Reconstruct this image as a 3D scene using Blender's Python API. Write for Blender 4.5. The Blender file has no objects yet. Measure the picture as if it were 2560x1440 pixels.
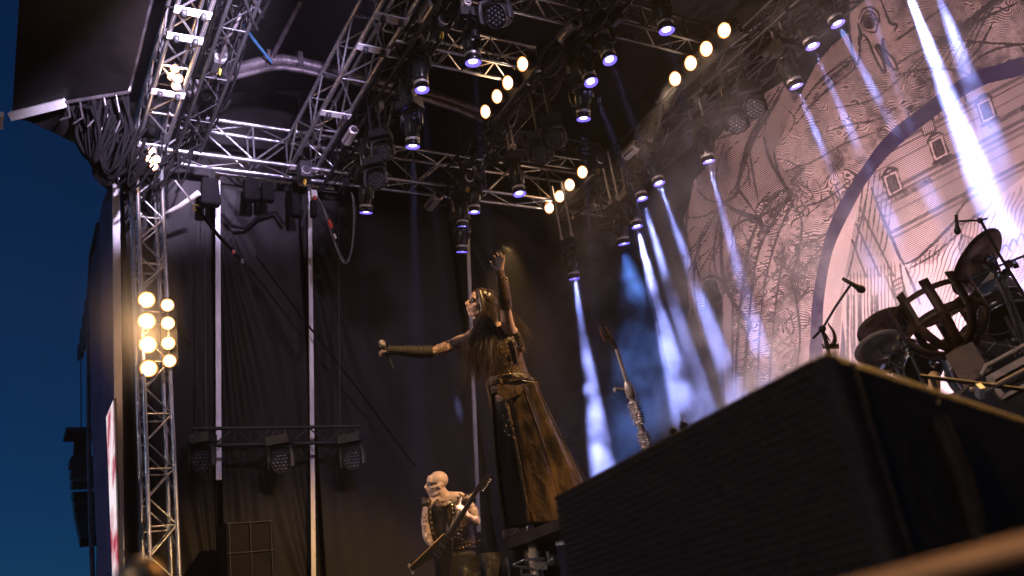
import bpy, bmesh, math, random
import numpy as np
from mathutils import Vector, Matrix
random.seed(7); np.random.seed(7)
PI = math.pi
S = bpy.context.scene
COL = S.collection

# ------------------------------------------------------------------ camera
FPX = 2257.0
yaw, pit, rol = math.radians(57.79), math.radians(22.34), math.radians(-9.38)
CF = Vector((-math.sin(yaw)*math.cos(pit), math.cos(yaw)*math.cos(pit), math.sin(pit)))
_r = Vector((math.cos(yaw), math.sin(yaw), 0)); _u = _r.cross(CF)
CR = _r*math.cos(rol) + _u*math.sin(rol)
CU = -_r*math.sin(rol) + _u*math.cos(rol)
EYE = Vector((0, 0, 1.65))
cam_d = bpy.data.cameras.new('camera'); cam = bpy.data.objects.new('camera', cam_d); COL.objects.link(cam)
M = Matrix((CR, CU, -CF)).transposed().to_4x4(); M.translation = EYE
cam.matrix_world = M
cam_d.sensor_width = 36; cam_d.lens = 36*FPX/2560; cam_d.clip_end = 400; cam_d.clip_start = .05
cam_d.dof.use_dof = True; cam_d.dof.focus_distance = 7.6; cam_d.dof.aperture_fstop = 2.0
S.camera = cam

# ------------------------------------------------------------------ render / world
S.render.engine = 'CYCLES'
S.cycles.use_denoising = True
S.cycles.max_bounces = 5; S.cycles.diffuse_bounces = 2; S.cycles.glossy_bounces = 3
S.cycles.transmission_bounces = 3; S.cycles.volume_bounces = 0; S.cycles.transparent_max_bounces = 6
S.cycles.sample_clamp_indirect = 3; S.cycles.sample_clamp_direct = 0
S.cycles.caustics_reflective = False; S.cycles.caustics_refractive = False
S.cycles.volume_step_rate = 1.0; S.cycles.volume_max_steps = 256
S.cycles.use_light_tree = True
HAZE = .0022
S.view_settings.view_transform = 'Standard'; S.view_settings.look = 'None'
S.view_settings.exposure = 0; S.view_settings.gamma = 1; S.view_settings.use_curve_mapping = False
W = bpy.data.worlds.new('World'); S.world = W; W.use_nodes = True
wn = W.node_tree.nodes; wl = W.node_tree.links
bg = wn['Background']; sky = wn.new('ShaderNodeTexSky'); sky.sky_type = 'NISHITA'
sky.sun_disc = False; sky.sun_elevation = math.radians(2.3); sky.altitude = 1500; sky.sun_rotation = math.radians(200)
sky.air_density = 1.0; sky.dust_density = 0; sky.ozone_density = 5.4
wl.new(sky.outputs[0], bg.inputs[0]); bg.inputs[1].default_value = SKY = 0.070

def spot(name, loc, target, power, color, size, blend=.3, radius=.05):
    d = bpy.data.lights.new(name, 'SPOT'); d.energy = power; d.color = color
    d.spot_size = math.radians(size); d.spot_blend = blend; d.shadow_soft_size = radius
    o = bpy.data.objects.new(name, d); COL.objects.link(o)
    o.location = loc; o.rotation_euler = (Vector(target)-Vector(loc)).to_track_quat('-Z', 'Y').to_euler()
    return o
# spots without fixtures: keys, rims, ambers and banner wash, plus added fills
spot('banner_wash_lamp', (-6.1, 5.1, 3.3), (-5.7, 8.7, 5.8), 1250, (1.0, .65, .60), 84, .5, .12)
spot('banner_low_fill', (-5.3, 7.6, 3.2), (-5.2, 8.7, 4.8), 260, (.92, .74, .90), 110, .7, .1)  # added fill for the lower banner, no fixture stands here
spot('banner_low_fill', (-7.6, 7.6, 1.95), (-7.9, 8.7, 4.2), 230, (.92, .76, .92), 110, .8, .1)  # same added fill for the lower left of the banner
spot('singer_key_lamp', (-11.5, -9.0, 7.5), (-6.45, 3.9, 4.25), 7500, (1.0, .62, .46), 6, .6, .12)
spot('guitarist_key_lamp', (-9.9, -9.0, 9.5), (-7.85, 4.0, 3.3), 3800, (1.0, .68, .56), 5.5, .5, .12)
spot('side_amber_lamp', (-1.2, 5.3, 7.6), (-6.2, 3.85, 3.7), 3300, (1.0, .58, .22), 34, .5, .08)
spot('rear_amber_lamp', (-1.8, 7.3, 7.6), (-2.2, 2.0, 2.2), 2000, (1.0, .50, .12), 34, .5, .12)
spot('front_truss_fill', (-4.6, 1.75, 7.0), (-9.0, 1.5, 8.0), 7500, (.78, .64, 1.0), 34, .9, .1)  # violet spot added to brighten the front truss
spot('side_truss_fill', (-4.6, 2.5, 6.9), (-9.6, 2.6, 8.1), 2000, (.74, .58, 1.0), 32, .7, .1)  # added violet fill along the side truss
spot('singer_rim_lamp', (-9.9, 6.3, 7.2), (-6.5, 3.9, 3.9), 3800, (1.0, .56, .20), 15, .5, .08)
spot('pole_violet_fill', (-2.0, 3.4, 7.6), (-10.2, 3.5, 5.7), 620, (.86, .66, 1.0), 34, .7, .1)  # added so the wall poles show up pale violet
spot('drum_front_fill', (-1.0, -8.0, 7.6), (-3.7, 6.0, 2.9), 2400, (1.0, .66, .50), 13, .5, .1)  # warm spot added to brighten the framed case and drum kit
spot('facade_violet_fill', (-8.5, -7.0, 2.5), (-11.4, 1.2, 5.0), 160, (.45, .28, 1.0), 34, .6, .1)  # added violet fill on the side facade
spot('front_fill', (3.0, -16.0, 9.0), (-6.0, 4.0, 4.5), 1300, (1.0, .82, .74), 46, .6, .3)  # weak broad fill added to lift the dark front surfaces
spot('rig_under_fill', (-6.6, 4.4, 1.95), (-6.9, 4.7, 8.0), 70, (1.0, .80, .92), 70, .7, .15)  # added fill on the undersides of cans and rig
spot('stand_fill', (-8.5, -7.0, 6.0), (-4.3, 3.44, 3.1), 1800, (1.0, .74, .70), 6, .6, .1)  # added only to brighten the spiked stand
spot('rail_amber_fill', (1.2, -1.6, 4.6), (-.42, .52, 1.42), 420, (1.0, .50, .15), 12, .5, .05)  # orange spot added for the foreground rail alone
spot('rail_end_fill', (.6, -2.2, 3.6), (-.88, .22, 1.45), 800, (1.0, .60, .22), 8, .5, .05)  # added spot on the rounded object at the bottom edge
spot('riser_amber_fill', (-6.6, -4.0, 4.5), (-6.05, 3.6, 2.5), 520, (1.0, .58, .26), 9, .6, .08)  # amber spot added for the riser skirt and clamp

# ------------------------------------------------------------------ pixel rays -> real points
def ray(x, y): return CF + CR*((x-1280)/FPX) - CU*((y-720)/FPX)
def P(x, y, d): return EYE + ray(x, y)*d
def ox(x, y, X): r = ray(x, y); return EYE + r*((X-EYE.x)/r.x)
def oy(x, y, Y): r = ray(x, y); return EYE + r*((Y-EYE.y)/r.y)
def oz(x, y, Z): r = ray(x, y); return EYE + r*((Z-EYE.z)/r.z)

# ------------------------------------------------------------------ materials
MATS = {}
def mat(name, col, rough=.5, metal=0, var=.25, scale=6, bump=0, bscale=40, spec=.5, col2=None, emit=None, est=0, stretch=(1,1,1)):
    m = bpy.data.materials.new(name); m.use_nodes = True; nt = m.node_tree; b = nt.nodes['Principled BSDF']
    b.inputs['Roughness'].default_value = rough; b.inputs['Metallic'].default_value = metal
    b.inputs['Specular IOR Level'].default_value = spec
    tc = nt.nodes.new('ShaderNodeTexCoord'); mp = nt.nodes.new('ShaderNodeMapping'); mp.inputs['Scale'].default_value = stretch
    nt.links.new(tc.outputs['Object'], mp.inputs[0])
    n = nt.nodes.new('ShaderNodeTexNoise'); n.inputs['Scale'].default_value = scale; n.inputs['Detail'].default_value = 5
    nt.links.new(mp.outputs[0], n.inputs['Vector'])
    rp = nt.nodes.new('ShaderNodeValToRGB'); nt.links.new(n.outputs[0], rp.inputs[0])
    c2 = col2 or tuple(min(1, c*(1+var)) for c in col); c1 = col if col2 else tuple(c*(1-var) for c in col)
    rp.color_ramp.elements[0].position = .38; rp.color_ramp.elements[1].position = .64
    rp.color_ramp.elements[0].color = (*c1, 1); rp.color_ramp.elements[1].color = (*c2, 1)
    nt.links.new(rp.outputs[0], b.inputs['Base Color'])
    rr = nt.nodes.new('ShaderNodeMapRange'); rr.inputs[3].default_value = max(.05, rough-.1); rr.inputs[4].default_value = min(1, rough+.1)
    nt.links.new(n.outputs[0], rr.inputs[0]); nt.links.new(rr.outputs[0], b.inputs['Roughness'])
    if bump:
        n2 = nt.nodes.new('ShaderNodeTexNoise'); n2.inputs['Scale'].default_value = bscale; n2.inputs['Detail'].default_value = 4
        nt.links.new(mp.outputs[0], n2.inputs['Vector'])
        bp = nt.nodes.new('ShaderNodeBump'); bp.inputs['Strength'].default_value = bump; bp.inputs['Distance'].default_value = .02
        nt.links.new(n2.outputs[0], bp.inputs['Height']); nt.links.new(bp.outputs[0], b.inputs['Normal'])
    if emit:
        b.inputs['Emission Color'].default_value = (*emit, 1); b.inputs['Emission Strength'].default_value = est
        try: m.cycles.emission_sampling = 'NONE'
        except Exception: pass
    MATS[name] = m; return m
alu = mat('truss aluminium', (.62,.62,.64), .26, .9, .15, 9, .15, 60)
aludark = mat('dark truss steel', (.045,.045,.05), .42, .6, .3, 9, .1, 60)
black = mat('black painted metal', (.018,.018,.02), .5, 0, .3, 14, .15, 90)
blackgloss = mat('black gloss shell', (.02,.02,.023), .28, .1, .2, 10)
chrome = mat('chrome', (.75,.74,.73), .16, 1, .08, 12)
silver = mat('brushed silver can', (.74,.70,.70), .42, .6, .12, 30, .05, 120, stretch=(1,12,12))
whitep = mat('white painted steel', (.72,.71,.72), .45, .1, .1, 8, .1, 50)
clothblk = mat('black stage cloth', (.010,.0085,.009), .75, 0, .35, 2.2, .25, 7, spec=.2)
clothwall = mat('charcoal wall cloth', (.0095,.008,.0088), .66, 0, .4, 1.3, .35, 4, spec=.25)
tarp = mat('dark roof tarpaulin', (.006,.005,.0055), .5, 0, .3, 2, .3, 6, spec=.25)
cablem = mat('black rubber cable', (.02,.02,.022), .45, 0, .2, 20)
redm = mat('red connector', (.5,.04,.02), .4, 0, .1)
yel = mat('yellow hook paint', (.6,.4,.03), .4, 0, .2)
bluem = mat('blue strap webbing', (.008,.09,.20), .6, 0, .3, 20, .2, 200)
warmrim = mat('warm lamp reflector', (.8,.5,.25), .3, emit=(1,.34,.07), est=2.4)  # orange emission at the lamp edge, standing in for lens bloom
warm = mat('warm lamp glass', (.9,.7,.5), .3, emit=(1,.80,.58), est=15)
cool = mat('cool lamp glass', (.6,.6,.9), .3, emit=(.55,.52,1), est=9)
coolrim = mat('violet lamp rim', (.3,.3,.7), .3, emit=(.17,.11,1), est=1.5)
ledoff = mat('unlit led lens', (.10,.10,.13), .18, .3, .2, 40)
skin = None

# ------------------------------------------------------------------ mesh builder
class MB:
    def __init__(s): s.v = []; s.f = []; s.sm = []
    def add(s, vs, fs, smooth=False):
        o = len(s.v); s.v += [tuple(v) for v in vs]; s.f += [tuple(i+o for i in f) for f in fs]; s.sm += [smooth]*len(fs); return s
    def box(s, c, h, ax=None):
        c = Vector(c); A = ax or (Vector((1,0,0)), Vector((0,1,0)), Vector((0,0,1)))
        vs = [c + A[0]*h[0]*i + A[1]*h[1]*j + A[2]*h[2]*k for i in (-1,1) for j in (-1,1) for k in (-1,1)]
        return s.add(vs, [(0,1,3,2),(4,6,7,5),(0,4,5,1),(2,3,7,6),(0,2,6,4),(1,5,7,3)])
    def hexa(s, vs): return s.add(vs, [(0,1,3,2),(4,6,7,5),(0,4,5,1),(2,3,7,6),(0,2,6,4),(1,5,7,3)])
    def tube(s, pts, rad, n=8, caps=True, flat=None):
        pts = [Vector(p) for p in pts]; N = len(pts)
        rad = [rad]*N if not hasattr(rad, '__len__') else rad
        vs = []; ref = None
        for i, p in enumerate(pts):
            t = (pts[min(i+1,N-1)]-pts[max(i-1,0)]); t = t.normalized() if t.length > 1e-9 else Vector((0,0,1))
            if ref is None: ref = t.orthogonal().normalized() if flat is None else Vector(flat)
            a = ref - t*ref.dot(t); a = a.normalized() if a.length > 1e-6 else t.orthogonal().normalized(); ref = a; b = t.cross(a)
            r = rad[i]; ra, rb = r if hasattr(r, '__len__') else (r, r)
            vs += [p + a*ra*math.cos(2*PI*k/n) + b*rb*math.sin(2*PI*k/n) for k in range(n)]
        fs = [(i*n+k, i*n+(k+1)%n, (i+1)*n+(k+1)%n, (i+1)*n+k) for i in range(N-1) for k in range(n)]
        s.add(vs, fs, True)
        if caps: s.add(vs[:n], [tuple(range(n))[::-1]]); s.add(vs[-n:], [tuple(range(n))])
        return s
    def ell(s, c, r, ax=None, u=14, w=9):
        c = Vector(c); A = ax or (Vector((1,0,0)), Vector((0,1,0)), Vector((0,0,1)))
        vs = [c + A[2]*r[2]]
        for j in range(1, w):
            for i in range(u):
                a = PI*j/w; b = 2*PI*i/u
                vs.append(c + A[0]*r[0]*math.sin(a)*math.cos(b) + A[1]*r[1]*math.sin(a)*math.sin(b) + A[2]*r[2]*math.cos(a))
        vs.append(c - A[2]*r[2]); fs = []
        for i in range(u):
            fs.append((0, 1+i, 1+(i+1) % u)); k = 1+(w-2)*u; fs.append((k+i, len(vs)-1, k+(i+1) % u))
            for j in range(w-2): fs.append((1+j*u+i, 1+(j+1)*u+i, 1+(j+1)*u+(i+1) % u, 1+j*u+(i+1) % u))
        return s.add(vs, fs, True)
    def lathe(s, prof, n=20, origin=(0,0,0), ax=None, smooth=True):
        c = Vector(origin); A = ax or (Vector((1,0,0)), Vector((0,1,0)), Vector((0,0,1)))
        vs = [c + (A[0]*math.cos(2*PI*k/n) + A[1]*math.sin(2*PI*k/n))*r + A[2]*z for r, z in prof for k in range(n)]
        fs = [(i*n+k, i*n+(k+1) % n, (i+1)*n+(k+1) % n, (i+1)*n+k) for i in range(len(prof)-1) for k in range(n)]
        return s.add(vs, fs, smooth)
    def torus(s, c, R, r, ax, n=24, m=8, a0=0, a1=2*PI):
        closed = abs(a1-a0-2*PI) < 1e-6
        pts = [Vector(c)+ax[0]*R*math.cos(a0+(a1-a0)*i/n)+ax[1]*R*math.sin(a0+(a1-a0)*i/n) for i in range(n+1)]
        return s.tube(pts, r, m, caps=not closed, flat=ax[2])
    def grid(s, fn, nu, nv, smooth=True):
        vs = [fn(i/nu, j/nv) for j in range(nv+1) for i in range(nu+1)]
        fs = [(j*(nu+1)+i, j*(nu+1)+i+1, (j+1)*(nu+1)+i+1, (j+1)*(nu+1)+i) for j in range(nv) for i in range(nu)]
        return s.add(vs, fs, smooth)
    def mesh(s, name, m=None):
        me = bpy.data.meshes.new(name); me.from_pydata(s.v, [], s.f); me.polygons.foreach_set('use_smooth', s.sm)
        if m: me.materials.append(m)
        me.update(); return me
    def obj(s, name, m, parent=None, loc=None):
        o = bpy.data.objects.new(name, s.mesh(name, m)); COL.objects.link(o)
        if parent:
            o.parent = parent
            w = world_loc(parent)
            for v in o.data.vertices: v.co -= w
        elif loc is not None:
            L = Vector(loc)
            for v in o.data.vertices: v.co -= L
            o.location = L
        return o
def world_loc(o):
    w = Vector(o.location); p = o.parent
    while p: w += p.location; p = p.parent
    return w
def tag(o, label, cat, group=None, kind=None):
    o['label'] = label; o['category'] = cat
    if group: o['group'] = group
    if kind: o['kind'] = kind
    return o
def thing(name, loc, label, cat, group=None):
    o = bpy.data.objects.new(name, None); o.empty_display_size = .1; COL.objects.link(o); o.location = loc
    return tag(o, label, cat, group)
def structure(o): o['kind'] = 'structure'; return o
_unit = {}
def rod(name, p0, p1, r, m, parent=None, n=8):
    """a round bar: shares one unit tube per material"""
    key = (m.name, n)
    if key not in _unit: _unit[key] = MB().tube([(0,0,0),(0,0,1)], 1, n).mesh('round_bar', m)
    o = bpy.data.objects.new(name, _unit[key]); COL.objects.link(o)
    p0, p1 = Vector(p0), Vector(p1); d = p1-p0
    o.rotation_mode = 'QUATERNION'; o.rotation_quaternion = d.to_track_quat('Z', 'Y'); o.scale = (r, r, d.length)
    o.location = p0 - (world_loc(parent) if parent else Vector()); o.parent = parent
    return o
def truss(name, p0, p1, up, w, h, bays, rc, rb, m, label, group='roof trusses', cat='truss', faces='bst', plates=()):
    p0, p1, up = Vector(p0), Vector(p1), Vector(up).normalized()
    ax = (p1-p0).normalized(); side = ax.cross(up).normalized(); up = side.cross(ax)
    t = thing(name, p0, label, cat, group)
    c = {(i,j): side*(i*w/2)+up*(j*h/2) for i in (-1,1) for j in (-1,1)}
    for k in c: rod('chord', p0+c[k], p1+c[k], rc, m, t, 10)
    L = (p1-p0)/bays
    quads = []
    if 'b' in faces: quads.append(((-1,-1),(1,-1)))
    if 't' in faces: quads.append(((1,1),(-1,1)))
    if 's' in faces: quads += [((-1,1),(-1,-1)), ((1,-1),(1,1))]
    for q, (a, b) in enumerate(quads):
        for i in range(bays):
            u, v = (a, b) if (i+q) % 2 else (b, a)
            rod('brace', p0+L*i+c[u], p0+L*(i+1)+c[v], rb, m, t, 6)
    for i in range(0, bays+1, 1 if bays < 6 else 2):
        for a, b in quads: rod('rung', p0+L*i+c[a], p0+L*i+c[b], rb, m, t, 6)
    for f in plates:
        q = p0.lerp(p1, f) - up*(h/2+rc+.004)
        MB().box(q, (.045, w/2+.02, .008), (ax, side, up)).obj('plate', whitep, t)
        for sgn in (-1, 1):
            MB().lathe([(0,-.03),(.035,-.03),(.04,-.012),(.04,.012),(.02,.02)], 12, q+side*sgn*w*.3-up*.03, (ax, up, side)).obj('wheel', black, t)
    return t
# ------------------------------------------------------------------ ground, stage
groundm = mat('trodden grass ground', (.05,.045,.035), .9, 0, .3, 1.5, .3, 8)
structure(MB().add([(-150,-150,0),(150,-150,0),(150,150,0),(-150,150,0)], [(0,1,2,3)]).obj('ground', groundm))
stagem = mat('black stage boards', (.03,.028,.027), .55, 0, .3, 3, .2, 20)
fl = MB()
fl.box((-4, 5.75, 1.78), (6.6, 3.75, .05)).box((-4, 2.02, .9), (6.6, .02, .85))
fl.box((-9.3, 1.5, 1.78), (1.3, .5, .05))
structure(fl.obj('stage_floor', stagem))
structure(MB().box((-4, 1.15, .62), (6.2, .8, .62)).obj('stage_apron', clothblk))

# ------------------------------------------------------------------ roof over the stage
roof = thing('stage_roof', (-4.5, 4, 9.2), 'dark cloth roof stretched over the whole stage above the trusses', 'roof')
def roofz(u, v):
    x = -10.7+14.5*u; y = 1.02+8.4*v
    return (x, y, 8.95 + .9*math.sin(PI*v) + .05*math.sin(x*2.1)*math.sin(y*1.7))
MB().grid(roofz, 40, 30).obj('roof_cloth', tarp, roof)
raf = thing('roof_rafter', (-8.65, 3, 8.5), 'curved aluminium roof rafter arching behind the two front trusses', 'rafter', 'roof rafters')
px = [(470,215),(510,196),(590,172),(670,152),(705,150),(747,156),(850,180),(990,215),(1100,245),(1210,282)]
pts = [ox(x, y, -8.65) for x, y in px]
rafm = mat('weathered roof profile', (.16,.14,.15), .36, .7, .3, 7, .2, 30)
MB().tube(pts, .07, 10).obj('profile', rafm, raf)
MB().tube([p+Vector((.0,0,-.11)) for p in pts], .035, 8).obj('keder_rail', rafm, raf)
for i in (1, 3, 5, 7):
    MB().box(pts[i], (.09,.03,.1)).obj('bracket', rafm, raf)
for k, (a, b, z, lab) in enumerate((((680,143),(753,0),8.62,'thin dark purlin rising from the rafter bend to the frame top'),
                      ((1640,255),(1990,-10),8.9,'thin dark purlin crossing above the rear lighting truss'),
                      ((1195,345),(1475,60),8.5,'slim dark roof tube running between the two middle lighting rows'))):
    p0, p1 = oz(*a, z), oz(*b, z)
    t = MB().tube([p0, p1], .03, 8).obj('roof_purlin', rafm, None, p0); tag(t, lab, 'purlin', 'roof purlins')
p0, p1 = ox(592, 40, -8.3), ox(680, 157, -8.5)
st = MB(); st.tube([p0, p0.lerp(p1,.5)+Vector((0,0,-.02)), p1], (.022,.022,.014), 6)
tag(st.obj('ratchet_strap', bluem, None, p1), 'bright blue strap slanting down to the bend of the roof rafter', 'strap')
rv = thing('roof_rib', (-8.6,6,8.4), 'second curved roof rib crossing low behind the middle lights', 'rafter', 'roof rafters')
MB().tube([ox(x,y,-8.62) for x,y in ((1000,228),(1150,275),(1300,345),(1330,400))], .05, 8).obj('profile', rafm, rv)

# ------------------------------------------------------------------ trusses
truss('front_truss', (-9.75,1.44,8.0), (1.5,1.44,8.0), (0,0,1), .30, .40, 26, .026, .013, alu,
      'bright aluminium truss over the stage lip with white cross plates', plates=(.02,.115,.2,.235))
truss('second_truss', (-9.75,3.26,8.02), (1.5,3.26,8.02), (0,0,1), .32, .44, 22, .027, .013, alu,
      'aluminium truss running to the upper middle, behind the bright front truss', plates=(.015,.125,.235,.28))
truss('side_truss', (-9.72,1.55,8.05), (-9.72,8.6,8.05), (0,0,1), .28, .52, 13, .026, .014, alu,
      'wide zigzag truss along the top of the black side wall')
truss('link_truss', (-7.1,3.45,8.0), (-7.1,5.25,8.0), (0,0,1), .26, .34, 6, .022, .011, alu,
      'short lattice truss linking the second truss to the middle lighting row', 'short link trusses')
truss('link_truss', (-6.15,3.45,8.1), (-6.15,5.25,8.1), (0,0,1), .26, .3, 6, .022, .011, alu,
      'short truss at the top edge joining second truss and middle row', 'short link trusses')
truss('link_truss', (-6.12,5.45,8.05), (-6.12,7.3,8.05), (0,0,1), .24, .3, 6, .02, .01, aludark,
      'short dim truss from the middle row to the rear row', 'short link trusses')
truss('link_truss', (-8.75,5.45,8.05), (-8.75,7.3,8.05), (0,0,1), .24, .3, 6, .02, .01, aludark,
      'short dim truss above the lowest warm lamp row', 'short link trusses')
LT = {1: 3.72, 2: 5.36, 3: 7.42}
for k, lab in ((1, 'dark lighting truss hidden among the first row of moving lights'), (2, 'dark lighting truss carrying the middle row of moving lights'),
               (3, 'dark lighting truss carrying the rear row of lights by the banner')):
    truss('lighting_truss', (-10.0, LT[k], 7.86), (1.0, LT[k], 7.86), (0,0,1), .26, .26, 24, .022, .01, aludark, lab, 'dark lighting trusses')
truss('rear_truss', (-10.0, 8.45, 8.3), (1.0, 8.45, 8.3), (0,0,1), .3, .3, 22, .02, .01, aludark, 'dim truss at the very back above the engraved banner')
truss('cable_truss', (-9.75,1.86,7.95), (1.0,1.86,7.95), (0,0,1), .26, .3, 26, .02, .009, black,
      'black painted truss with cables just behind the bright front truss', 'dark lighting trusses')
a, b = oy(1186,500,8.2), oy(1250,760,8.2)
d = (b-a)
truss('rear_brace_truss', a-d*.25, b+d*1.4, (0,1,0), .19, .19, 16, .016, .008, aludark, 'slim grey truss tower leaning behind the raised hand of the singer', 'truss towers')

# tower at the left with the warm lamps
tw0, tw1 = ox(404,1470,-9.72), ox(364,395,-9.72)
truss('tower_truss', tw0, tw1, (1,0.1,0), .27, .27, 17, .024, .011, alu, 'slender aluminium tower truss standing before the side wall', 'truss towers')

# white painted edge post, pole row on the side wall
def pole(a, b, X, r, m, lab, name='wall_pole'):
    p0, p1 = ox(*b, X), ox(*a, X)
    o = MB().box((p0+p1)/2, (r*.5, r, (p1-p0).length/2), (Vector((1,0,0)), Vector((0,1,0)), (p1-p0).normalized())).obj(name, m, None, p0)
    tag(o, lab, 'pole', 'pale poles of the side wall'); return o
polem = mat('scuffed pale pole', (.62,.60,.62), .5, .35, .25, 9, .15, 40, stretch=(1,1,.2))
pole((289,418), (301,1480), -10.2, .040, polem, 'pale edge post at the outer end of the black side wall')
pole((544,438), (546.5,1200), -10.2, .029, polem, 'pale wall pole right of the warm lamp tower')
pole((774,470), (784,1480), -10.2, .025, polem, 'pale wall pole in the middle of the black side wall')
pole((1166,500), (1197,1330), -10.2, .024, polem, 'pale violet lit pole behind the bald guitarist')
pb0, pb1 = ox(538,434,-10.18), ox(835,472,-10.18)
tag(MB().tube([pb0, pb1], .02, 8).obj('header_pole', polem, None, pb0), 'bright horizontal tube joining the tops of the wall poles', 'pole', 'pale poles of the side wall')

# ------------------------------------------------------------------ black side wall cloths and back drape
def drape(name, y0, y1, z1, amp, lab, sag=0.0, x=-10.3, fold=9.0, ph=0):
    def fn(u, v):
        y = y0+(y1-y0)*u; z = 1.8+(z1-1.8)*v
        dx = amp*math.sin(fold*y+ph+.6*math.sin(z))*(.35+.65*(1-v)) + .15*amp*math.sin(23*y+ph)
        c = math.hypot(u, 1-v)                       # tension folds fanning from the upper near corner
        dx += .085*math.exp(-c*2.6)*math.sin(26*math.atan2(1-v, u+.02))
        c2 = math.hypot(1-u, v)
        dx += .035*math.exp(-c2*2.6)*math.sin(22*math.atan2(v, 1-u+.02))
        return (x+dx, y, z - sag*math.sin(PI*u)*v)
    o = MB().grid(fn, 60, 60).obj(name, clothwall, None, (x, y0, 1.8)); return tag(o, lab, 'drape', 'black cloths of the side wall')
yp = [ox(290,1000,-10.2).y, ox(545,900,-10.2).y, ox(779,900,-10.2).y, ox(1180,900,-10.2).y, 9.05]
drape('wall_cloth', yp[0]+.03, yp[1]-.03, 8.35, .008, 'black wall cloth behind the warm lamp tower', ph=1)
drape('wall_cloth', yp[1]+.03, yp[2]-.03, 7.86, .006, 'black wall cloth between the first two pale poles', .05, ph=2)
drape('wall_cloth', yp[2]+.03, yp[3]-.03, 7.95, .008, 'wide black wall cloth left of the bald guitarist', .1, ph=3, fold=6)
drape('wall_cloth', yp[3]+.03, yp[4]-.03, 8.4, .010, 'black wall cloth in the dark rear corner', .1, ph=4, fold=7)
def bd(u, v):
    x = -10.3+14*u
    return (x, 9.15+.05*math.sin(x*4.5+math.sin(x))+.015*math.sin(x*13+1), 1.8+8.4*v)
tag(MB().grid(bd, 220, 10).obj('back_drape', clothblk, None, (-4, 9.15, 1.8)), 'black folded drape hung behind the engraved banner', 'drape')

def outer(u, v):
    return (-10.55+.03*math.sin(9*u), 1.25+8.1*u, 1.8+8.3*v)
tag(MB().grid(outer, 60, 12).obj('outer_wall_cloth', clothblk, None, (-10.55, 5, 1.8)), 'black outer cloth closing the stage side behind the poles and trusses', 'drape')
# ------------------------------------------------------------------ roof wing and facade at the left edge
wing = thing('roof_overhang', (-9.2, .5, 8.0), 'dark roof overhang jutting out into the blue evening sky', 'roof')
ov = [oz(30,284,8.0), oz(322,222,8.0), Vector((2,1.07,8.0)), Vector((2,-.05,8.0))]
m_ = MB(); n = 24
m_.grid(lambda u, v: (ov[0].lerp(ov[3], u)).lerp(ov[1].lerp(ov[2], u), v) + Vector((0,0,.015*math.sin(u*60)*math.sin(PI*v))), 60, 8)
m_.add([p+Vector((0,0,.9)) for p in ov], [(0,1,2,3)]); m_.obj('soffit_cloth', tarp, wing)
MB().add([ov[0],ov[3],ov[3]+Vector((0,0,.9)),ov[0]+Vector((0,0,.9))],[(0,1,2,3)]).obj('fascia_cloth', tarp, wing)
q0, q1, q2 = oz(28,290,7.96), oz(164,256,7.97), oz(322,230,7.98)
MB().box((q0+q1)/2, ((q1-q0).length/2,.045,.045), ((q1-q0).normalized(), (q1-q0).normalized().orthogonal().normalized(), (q1-q0).normalized().cross((q1-q0).normalized().orthogonal().normalized()))).obj('edge_beam', whitep, wing)
MB().tube([q1, q2], .022, 8).obj('edge_tube', rafm, wing)
MB().tube([q2, q2+Vector((.04,.02,.1)), Vector((2, 1.09, 8.02))], .022, 8).obj('edge_tube', rafm, wing)
MB().box(q0+Vector((-.12,-.1,.0)), (.13,.03,.03)).obj('corner_stub', whitep, wing)
# cloth skirt hanging from the corner
sk = [(4,291),(70,303),(130,330),(190,360),(232,388),(228,415),(232,440),(252,462),(278,482)]
top = [oz(x,y,8.0) for x, y in ((20,291),(80,280),(140,268),(190,256),(240,246),(280,240),(320,234),(335,300),(345,350))]
bot = [P(x,y,(top[i]-EYE).dot(CF)+.15) for i, (x, y) in enumerate(sk)]
def skf(u, v):
    f = u*8; i = min(7, int(f)); t = f-i
    a = top[i].lerp(top[i+1], t); b = bot[i].lerp(bot[i+1], t); p = a.lerp(b, v)
    return p + CF*(.05*math.sin(u*31+v*3)*math.sin(PI*v))
tag(MB().grid(skf, 80, 14).obj('corner_skirt', tarp, None, top[4]), 'loose dark tarpaulin bunched under the corner of the roof overhang', 'tarpaulin')
for k in range(5):
    a = oz(170+30*k, 262-6*k, 7.95); b = oz(150+34*k, 300+9*k, 7.6)
    c_ = thing('hanging_strap', a, ['pale webbing strap furthest out under the roof corner','second webbing strap under the roof corner','third webbing strap under the roof corner','fourth webbing strap under the roof corner','webbing strap nearest the tower under the roof corner'][k], 'strap', 'straps under the roof corner')
    MB().tube([a, a.lerp(b,.5)+Vector((0,.06,-.05)), b], .012, 6).obj('webbing', rafm, c_)

UPZ = Vector((0,0,1))
facm = mat('violet lit facade cloth', (.10,.07,.14), .6, 0, .3, 1.5, .3, 5)  # violet screen light tinted into the cloth colour
fac = thing('side_facade', (-11.5,1.2,1.8), 'tall cloth covered scaffold facade beside the stage opening', 'facade')
yF = 1.22
fp = [(286,440),(278,480),(250,560),(232,640),(228,760),(227,900),(228,1100),(233,1300),(240,1480)]
L_ = [oy(x, y, yF) for x, y in fp]
def facf(u, v):
    f = (1-v)*8; i = min(7, int(f)); t = f-i
    l = L_[i].lerp(L_[i+1], t); r = Vector((-10.28, yF, l.z))
    return l.lerp(r, u) + Vector((0, .04*math.sin(u*14+v*9), 0))
MB().grid(facf, 30, 50).obj('facade_cloth', facm, fac)
MB().tube([L_[i]+Vector((0,-.03,0)) for i in range(2, 9)], .03, 8).obj('edge_tube', rafm, fac)
lvm = mat('slate louvre', (.05,.05,.075), .5)
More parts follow.
